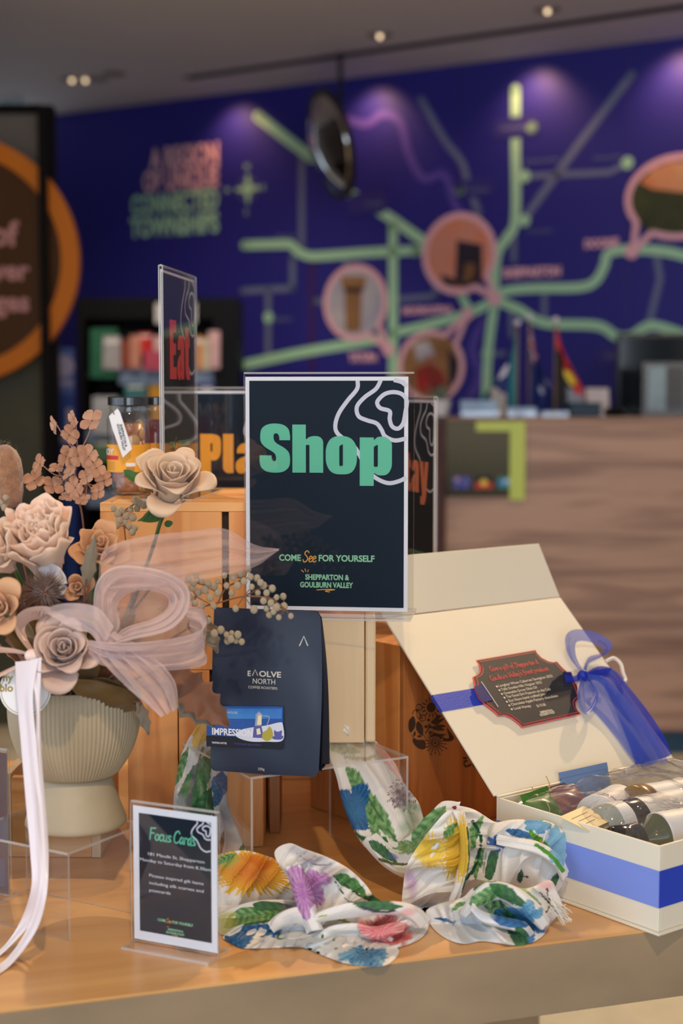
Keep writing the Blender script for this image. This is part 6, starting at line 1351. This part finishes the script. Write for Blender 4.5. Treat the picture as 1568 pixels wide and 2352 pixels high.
def blob(part, root, outline, Yc, bulge, folds, motifs, nr_=56, na=240, seed=0, back=.012, ctr=None, power=.55, warp=0):
    """crumpled puff of cloth with a traced outline; rests on the table"""
    pts = cat2(outline, max(2, na//len(outline)), True); na = len(pts); Yf = Yc if callable(Yc) else (lambda px, py: Yc)
    def onp(px, py, Y):
        p = at(px, py, Y)
        if p.z < TZ+.001:
            q = onz(px, py, TZ+.001); return q
        return p
    cx_ = sum(p.x for p in pts)/na if ctr is None else ctr[0]; cy_ = sum(p.y for p in pts)/na if ctr is None else ctr[1]; vs = []; ph0 = outline[0][0]*.37
    for side in (1, -1):
        for i in range(nr_+1):
            rho = math.sin(PI/2*i/nr_)
            for k in range(na):
                px = cx_+(pts[k].x-cx_)*rho; py = cy_+(pts[k].y-cy_)*rho; p = onp(px, py, Yf(px, py)); h = max(0, 1-rho**2)**power
                dr = (CAM-p).normalized()
                if side > 0:
                    q = (px-cx_, py-cy_); d = bulge*h*(.75+.5*nz3((px*.014+seed, py*.014, 7.7+ph0)))
                    for (amp, lam, ang, ph) in folds:
                        ca, sa = math.cos(math.radians(ang)), math.sin(math.radians(ang)); x = q[0]*ca+q[1]*sa; y = -q[0]*sa+q[1]*ca
                        wv = .9*math.sin(y/lam*.7+ph)+.5*nz3((px*.012+seed, py*.012, ph)); d += amp*1.7*(ridge(x/lam*PI*.5+wv)**2.4-.30)*min(1, h*1.5)
                    d += .0022*nz3((px*.02+seed, py*.02, 3.1))*min(1, h*2)
                    p = p + dr*d
                else: p = p - dr*back*h
                if p.z < TZ+.001: p.z = TZ+.001
                vs.append(p)
    P = np.array([tuple(v) for v in vs]); fs = []; S = (nr_+1)*na
    for side in (0, 1):
        for i in range(nr_):
            for k in range(na):
                f = (side*S+i*na+k, side*S+(i+1)*na+k, side*S+(i+1)*na+(k+1) % na, side*S+i*na+(k+1) % na); fs.append(f if side == 0 else tuple(reversed(f)))
    for k in range(na): fs.append((nr_*na+k, S+nr_*na+k, S+nr_*na+(k+1) % na, nr_*na+(k+1) % na))
    a = MB(); a.add([tuple(v) for v in vs], fs, m_silk); return a.build(part, root, world=True, smooth=True, cols=paint(P, motifs))
GR1, GR2, GR3 = (62,128,66), (140,186,120), (40,92,66)
YL1, YL2, ORG = (236,196,40), (250,226,110), (224,126,30)
BL1, BL2, BL3 = (44,124,176), (128,184,214), (28,84,150)
PK1, PK2 = (226,110,116), (240,180,176); PU1, PU2 = (176,104,180), (214,170,214); GY1, GY2 = (120,104,124), (176,170,180)
sc_ = thing('silk_scarf', 'white floral silk scarf draped behind the coffee pouch and heaped on the table', 'scarf', M=Matrix.Translation(onz(900, 2150, TZ)))
# left drape
loft('left_drape', sc_, [(560,1625,1.93),(500,1630,1.93),(450,1672,1.92),(418,1730,1.90),(403,1800,1.88),(398,1870,1.86),(402,1950,1.82),(420,2010,1.78)], [(560,1672,1.90),(520,1690,1.90),(490,1740,1.90),(486,1800,1.88),(488,1850,1.86),(486,1900,1.84),(490,1960,1.80),(500,2020,1.76)], [.010,.012,.012,.012,.012,.014], [(.006,2,1,0),(.003,5,2,1)],
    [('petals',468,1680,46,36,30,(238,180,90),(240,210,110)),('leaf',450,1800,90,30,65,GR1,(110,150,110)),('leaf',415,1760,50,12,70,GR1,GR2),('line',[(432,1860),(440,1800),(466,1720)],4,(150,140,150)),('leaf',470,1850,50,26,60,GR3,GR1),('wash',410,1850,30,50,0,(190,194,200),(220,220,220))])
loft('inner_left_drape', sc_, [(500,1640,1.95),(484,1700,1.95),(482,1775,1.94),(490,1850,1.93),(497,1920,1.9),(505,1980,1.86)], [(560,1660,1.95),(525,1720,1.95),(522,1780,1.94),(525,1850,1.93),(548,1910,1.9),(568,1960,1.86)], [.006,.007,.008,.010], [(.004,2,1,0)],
    [('leaf',505,1800,34,24,80,BL3,BL1),('leaf',500,1830,28,12,70,BL3,BL1),('wash',520,1880,30,70,0,GY2,GY2),('leaf',508,1935,28,7,80,(140,100,70),(170,130,90)),('leaf',555,1950,22,6,60,GR3,GR1)])
# right drape
loft('right_drape', sc_, [(700,1610,1.96),(742,1672,1.93),(756,1735,1.92),(772,1785,1.91),(785,1840,1.88),(805,1890,1.84),(832,1935,1.81),(880,1975,1.79)], [(720,1590,1.98),(762,1618,1.97),(806,1652,1.96),(862,1702,1.94),(905,1752,1.92),(932,1808,1.90),(962,1848,1.87),(978,1905,1.84)], [.010,.012,.013,.014,.015,.014], [(.008,1.5,.5,.3),(.003,4,3,1)],
    [('wash',800,1690,60,24,-35,(214,196,120),(230,220,170)),('leaf',790,1720,44,14,-10,(120,150,120),(180,196,176)),('line',[(790,1738),(830,1742),(858,1738)],5,(186,190,170)),('leaf',905,1760,70,13,-52,PK2,(236,200,190)),('wash',880,1720,50,14,-45,PK2,PK2),('leaf',820,1800,46,18,-50,GR1,GR2),('leaf',870,1875,70,18,-52,GR2,GR1),('petals',812,1858,50,60,-30,BL1,BL3,4),('leaf',860,1900,50,12,-70,GR1,GR2),
     ('wash',925,1830,36,30,-40,GY1,GY1),('dots',925,1830,40,40,0,(120,90,110),GY1),('wash',945,1880,36,44,-30,(130,170,140),(150,180,150)),('line',[(815,1915),(850,1935),(880,1925),(905,1945)],6,GR1),('leaf',860,1945,40,8,-35,GR3,GR1)])
loft('folded_end', sc_, [(745,1628,1.93),(775,1668,1.92),(800,1690,1.915)], [(742,1610,1.95),(775,1632,1.94),(806,1662,1.92)], [.008,.008,.006], [(.003,2,1,0)], [('leaf',758,1630,22,12,30,GR2,(180,190,90)),('wash',790,1650,18,12,-30,(90,100,90),(120,120,110))], 60, 60)
# band running from the drape up to the knot
loft('lower_band', sc_, [(835,1930,1.80),(880,1985,1.78),(930,2010,1.75),(985,1985,1.73),(1015,1930,1.73),(1040,1900,1.74)], [(870,1925,1.82),(920,1945,1.80),(960,1930,1.79),(990,1880,1.78),(1015,1855,1.78),(1050,1852,1.78)], [.010,.013,.015,.015,.012], [(.006,2,1,0),(.003,4,2,1)],
    [('leaf',985,1900,60,26,50,GR1,GR2),('leaf',940,1955,50,10,10,(120,140,80),GR2),('leaf',880,1955,40,12,-30,GR3,GR1),('wash',900,1965,16,8,-10,(80,100,160),(100,120,180)),('line',[(870,1975),(930,1985),(975,1960)],4,(110,120,70)),('wash',925,2000,30,10,0,(200,190,140),(220,210,160))])
# knot with the yellow flower
blob('knot', sc_, [(1000,1890),(1030,1862),(1062,1870),(1068,1940),(1062,2000),(1040,2060),(1010,2085),(960,2098),(925,2092),(926,2030),(935,1985),(965,1935)], lambda px, py: 1.735, .020, [(.012,34,62,0),(.004,14,60,1)],
    [('fringe',1046,1945,38,92,-4,(220,180,40),YL1),('fringe',985,1950,50,44,-30,YL1,YL2),('wash',945,2030,16,50,10,PU2,(220,190,220)),('leaf',1035,1905,24,8,40,GR1,GR2),('wash',985,2080,30,10,0,(180,186,196),(200,204,212))])
blob('middle_fold', sc_, [(1040,1852),(1085,1858),(1130,1885),(1160,1900),(1150,1970),(1135,2040),(1090,2090),(1030,2095),(1030,2040),(1062,1990),(1068,1920),(1040,1880)], 1.765, .016, [(.010,40,80,1),(.004,16,75,2)],
    [('leaf',1085,1920,55,15,62,GR1,GR2),('leaf',1098,1975,40,10,75,GR1,GR2),('line',[(1040,1850),(1046,1880)],6,(150,60,50)),('wash',1075,2050,34,40,0,(236,214,204),(238,220,210)),('line',[(1085,1885),(1105,1930),(1090,1990),(1070,2020)],4,GR3)])
blob('right_puff', sc_, [(1122,1905),(1160,1885),(1215,1882),(1262,1888),(1300,1915),(1315,1960),(1300,2010),(1275,2052),(1210,2068),(1140,2062),(1105,2040),(1112,1980)], 1.762, .030, [(.010,48,20,0),(.004,22,25,2)],
    [('leaf',1130,1975,66,12,78,GR3,GR1),('petals',1137,1938,24,22,90,BL3,(70,110,190),7),('leaf',1198,1915,40,9,-14,BL1,BL3),('petals',1232,1895,34,20,0,BL2,(90,150,190),5),('petals',1280,1935,34,40,20,BL2,(150,200,224),4),('line',[(1218,1912),(1255,1945),(1285,1985),(1298,2015)],7,(96,170,60)),('line',[(1240,1930),(1275,1970),(1297,2008)],3,YL1),('leaf',1197,2012,20,8,90,GR3,(40,100,80)),('line',[(1197,2012),(1212,2016)],3,GR3),('leaf',1275,2030,40,9,65,GR1,GR3),('wash',1285,1975,24,30,0,BL2,BL2)])
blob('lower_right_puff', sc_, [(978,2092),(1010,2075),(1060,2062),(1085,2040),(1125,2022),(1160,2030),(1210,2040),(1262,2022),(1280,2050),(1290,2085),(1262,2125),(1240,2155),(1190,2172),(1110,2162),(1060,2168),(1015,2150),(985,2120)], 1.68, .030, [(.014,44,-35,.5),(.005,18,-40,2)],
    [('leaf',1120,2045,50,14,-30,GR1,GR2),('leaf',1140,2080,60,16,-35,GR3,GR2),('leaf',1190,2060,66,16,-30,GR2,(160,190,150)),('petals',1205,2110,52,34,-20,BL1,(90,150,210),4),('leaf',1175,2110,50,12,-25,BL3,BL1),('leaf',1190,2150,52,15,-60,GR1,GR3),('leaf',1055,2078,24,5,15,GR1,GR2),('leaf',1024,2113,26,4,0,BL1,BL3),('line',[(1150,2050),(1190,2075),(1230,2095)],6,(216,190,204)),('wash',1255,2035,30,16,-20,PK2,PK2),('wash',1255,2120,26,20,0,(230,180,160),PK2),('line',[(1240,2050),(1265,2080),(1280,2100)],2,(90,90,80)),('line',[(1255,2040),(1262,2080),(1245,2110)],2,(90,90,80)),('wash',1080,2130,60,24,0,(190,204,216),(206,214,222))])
# left heap
blob('yellow_flower_fold', sc_, [(440,1990),(505,1962),(560,1953),(620,1968),(672,1992),(690,2030),(690,2080),(640,2105),(560,2110),(500,2112),(450,2100)], 1.74, .022, [(.008,50,15,0),(.003,18,20,1)],
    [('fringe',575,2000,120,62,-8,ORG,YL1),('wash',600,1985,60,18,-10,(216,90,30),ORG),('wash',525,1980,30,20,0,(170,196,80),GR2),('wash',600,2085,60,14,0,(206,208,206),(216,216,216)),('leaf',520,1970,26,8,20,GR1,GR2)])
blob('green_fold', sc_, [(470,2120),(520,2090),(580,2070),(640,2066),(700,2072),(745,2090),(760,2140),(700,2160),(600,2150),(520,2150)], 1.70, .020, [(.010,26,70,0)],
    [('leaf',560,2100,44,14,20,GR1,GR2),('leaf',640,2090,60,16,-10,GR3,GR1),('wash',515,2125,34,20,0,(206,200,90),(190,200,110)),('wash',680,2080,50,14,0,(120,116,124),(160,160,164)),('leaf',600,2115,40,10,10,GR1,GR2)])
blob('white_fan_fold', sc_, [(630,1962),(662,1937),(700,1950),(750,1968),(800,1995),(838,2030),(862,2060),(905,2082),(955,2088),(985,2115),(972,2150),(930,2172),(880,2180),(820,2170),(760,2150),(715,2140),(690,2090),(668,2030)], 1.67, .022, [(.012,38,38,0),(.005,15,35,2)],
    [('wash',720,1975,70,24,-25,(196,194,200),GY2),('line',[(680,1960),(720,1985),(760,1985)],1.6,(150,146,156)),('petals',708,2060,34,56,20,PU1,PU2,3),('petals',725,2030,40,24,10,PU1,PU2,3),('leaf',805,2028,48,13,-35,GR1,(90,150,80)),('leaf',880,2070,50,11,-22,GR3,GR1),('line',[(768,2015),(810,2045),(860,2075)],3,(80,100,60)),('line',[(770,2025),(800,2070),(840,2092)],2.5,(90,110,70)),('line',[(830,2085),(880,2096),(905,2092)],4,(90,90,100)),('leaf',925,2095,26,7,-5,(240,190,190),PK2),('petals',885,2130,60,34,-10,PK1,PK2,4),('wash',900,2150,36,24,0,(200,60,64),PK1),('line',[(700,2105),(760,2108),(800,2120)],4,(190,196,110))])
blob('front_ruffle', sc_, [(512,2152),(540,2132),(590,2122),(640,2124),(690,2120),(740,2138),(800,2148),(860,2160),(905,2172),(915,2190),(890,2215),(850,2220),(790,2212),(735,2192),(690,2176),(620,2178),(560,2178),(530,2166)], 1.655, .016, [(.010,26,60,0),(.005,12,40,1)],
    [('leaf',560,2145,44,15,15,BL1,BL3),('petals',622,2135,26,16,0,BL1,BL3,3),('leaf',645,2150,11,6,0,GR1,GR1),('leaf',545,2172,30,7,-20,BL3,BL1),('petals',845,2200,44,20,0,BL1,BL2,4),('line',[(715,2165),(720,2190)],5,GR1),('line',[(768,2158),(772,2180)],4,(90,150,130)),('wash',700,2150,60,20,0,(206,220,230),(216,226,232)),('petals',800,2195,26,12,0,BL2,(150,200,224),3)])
loft('rolled_hem', sc_, [(720,2150,1.64),(760,2128,1.64),(820,2128,1.64),(880,2142,1.635),(905,2160,1.63)], [(735,2170,1.63),(770,2150,1.63),(820,2148,1.63),(870,2162,1.625),(890,2180,1.62)], [.006,.009,.010,.008], [(.003,2,1,0)], [('wash',800,2140,50,8,0,(150,170,170),(180,196,196)),('wash',880,2160,20,14,0,(200,60,64),PK1),('line',[(740,2150),(742,2166)],3,GR1)], 80, 50)
WASH = ('wash',0,0,1,1,0,(0,0,0),(0,0,0))
for L_, R_, th_, mo in (
  ([(1058,2096,1.665),(1085,2055,1.66),(1125,2030,1.66),(1175,2040,1.655),(1225,2068,1.65),(1262,2110,1.65)], [(1072,2108,1.66),(1105,2080,1.65),(1140,2062,1.645),(1175,2075,1.64),(1210,2105,1.64),(1240,2135,1.645)], [.004,.012,.013,.012,.008], [('leaf',1120,2058,46,18,30,GR1,GR2),('leaf',1170,2060,50,16,-30,GR3,GR1),('petals',1215,2100,34,28,0,BL1,BL2,4)]),
  ([(1085,2072,1.65),(1105,2090,1.645),(1150,2105,1.64),(1200,2115,1.64),(1225,2140,1.645)], [(1080,2092,1.645),(1105,2118,1.64),(1145,2130,1.635),(1185,2142,1.635),(1205,2168,1.64)], [.004,.009,.010,.009,.005], [('leaf',1170,2118,46,12,-15,BL3,BL1),('wash',1110,2105,40,18,0,(206,214,224),(216,222,230)),('leaf',1200,2150,26,12,-50,GR1,GR3)]),
  ([(1038,1862,1.73),(1052,1900,1.722),(1056,1960,1.715),(1046,2020,1.71),(1030,2070,1.705)], [(1066,1866,1.73),(1078,1910,1.72),(1078,1970,1.715),(1066,2030,1.71),(1046,2085,1.705)], [.004,.010,.011,.010,.005], [('fringe',1060,1950,26,86,0,(214,176,44),YL1),('line',[(1072,1900),(1078,1980),(1062,2050)],2.5,GR3)]),
  ([(1140,1915,1.75),(1190,1925,1.74),(1240,1935,1.735),(1285,1965,1.735),(1305,2000,1.74)], [(1140,1940,1.745),(1185,1952,1.735),(1235,1965,1.73),(1272,1992,1.73),(1290,2025,1.735)], [.003,.006,.007,.006,.003], [('petals',1285,1960,26,34,0,BL2,(150,200,224),4),('line',[(1230,1940),(1265,1965),(1292,2000)],5,(96,170,60))]),
  ([(655,1990,1.655),(672,2040,1.65),(688,2090,1.64),(712,2140,1.63)], [(690,1985,1.655),(712,2035,1.645),(724,2085,1.635),(740,2135,1.625)], [.004,.011,.012,.008], [('petals',695,2050,40,62,12,PU1,PU2,3)]),
  ([(700,2112,1.635),(745,2092,1.63),(820,2078,1.63),(900,2072,1.632),(955,2082,1.635),(988,2110,1.64)], [(706,2126,1.63),(750,2112,1.622),(820,2100,1.62),(890,2098,1.622),(935,2108,1.626),(962,2132,1.632)], [.003,.008,.010,.010,.008,.004], [('leaf',865,2078,56,12,-5,GR3,GR1),('line',[(830,2085),(870,2096),(905,2092)],4,(90,90,100)),('wash',940,2095,24,12,0,PK2,PK2),('line',[(700,2110),(750,2103)],3,(190,196,110))]),
  ([(615,2120,1.64),(640,2100,1.64),(680,2090,1.645),(712,2105,1.645),(722,2135,1.64)], [(630,2142,1.635),(652,2125,1.63),(680,2115,1.632),(700,2125,1.635),(704,2145,1.635)], [.003,.008,.010,.008,.004], [('wash',660,2110,30,14,0,(216,220,226),(222,226,230))]),
  ([(820,2118,1.625),(860,2128,1.622),(900,2120,1.622),(935,2112,1.625)], [(830,2148,1.62),(865,2158,1.615),(898,2150,1.615),(925,2140,1.62)], [.003,.009,.010,.004], [('petals',870,2136,70,32,0,PK1,PK2,3)])):
    loft('folded_ridge', sc_, L_, R_, th_, [(.0022,2,1,0)], mo, 70, 48, seed=L_[0][0]*.01)
# frayed fringe at the right-hand tip
a = MB(); rnd = random.Random(4); m_thr = mat('silk_thread', rgb(214,212,200), .6)
for k in range(26):
    p = at(1268+rnd.uniform(-8, 8), 2068+rnd.uniform(-12, 30), 1.655); q = at(1300+rnd.uniform(-14, 14), 2095+rnd.uniform(-20, 30), 1.645); a.tube([p, (p+q)/2+Vector((0,0,.002*rnd.random())), q], .0004, m_thr, 4)
a.build('frayed_fringe', sc_, world=True)
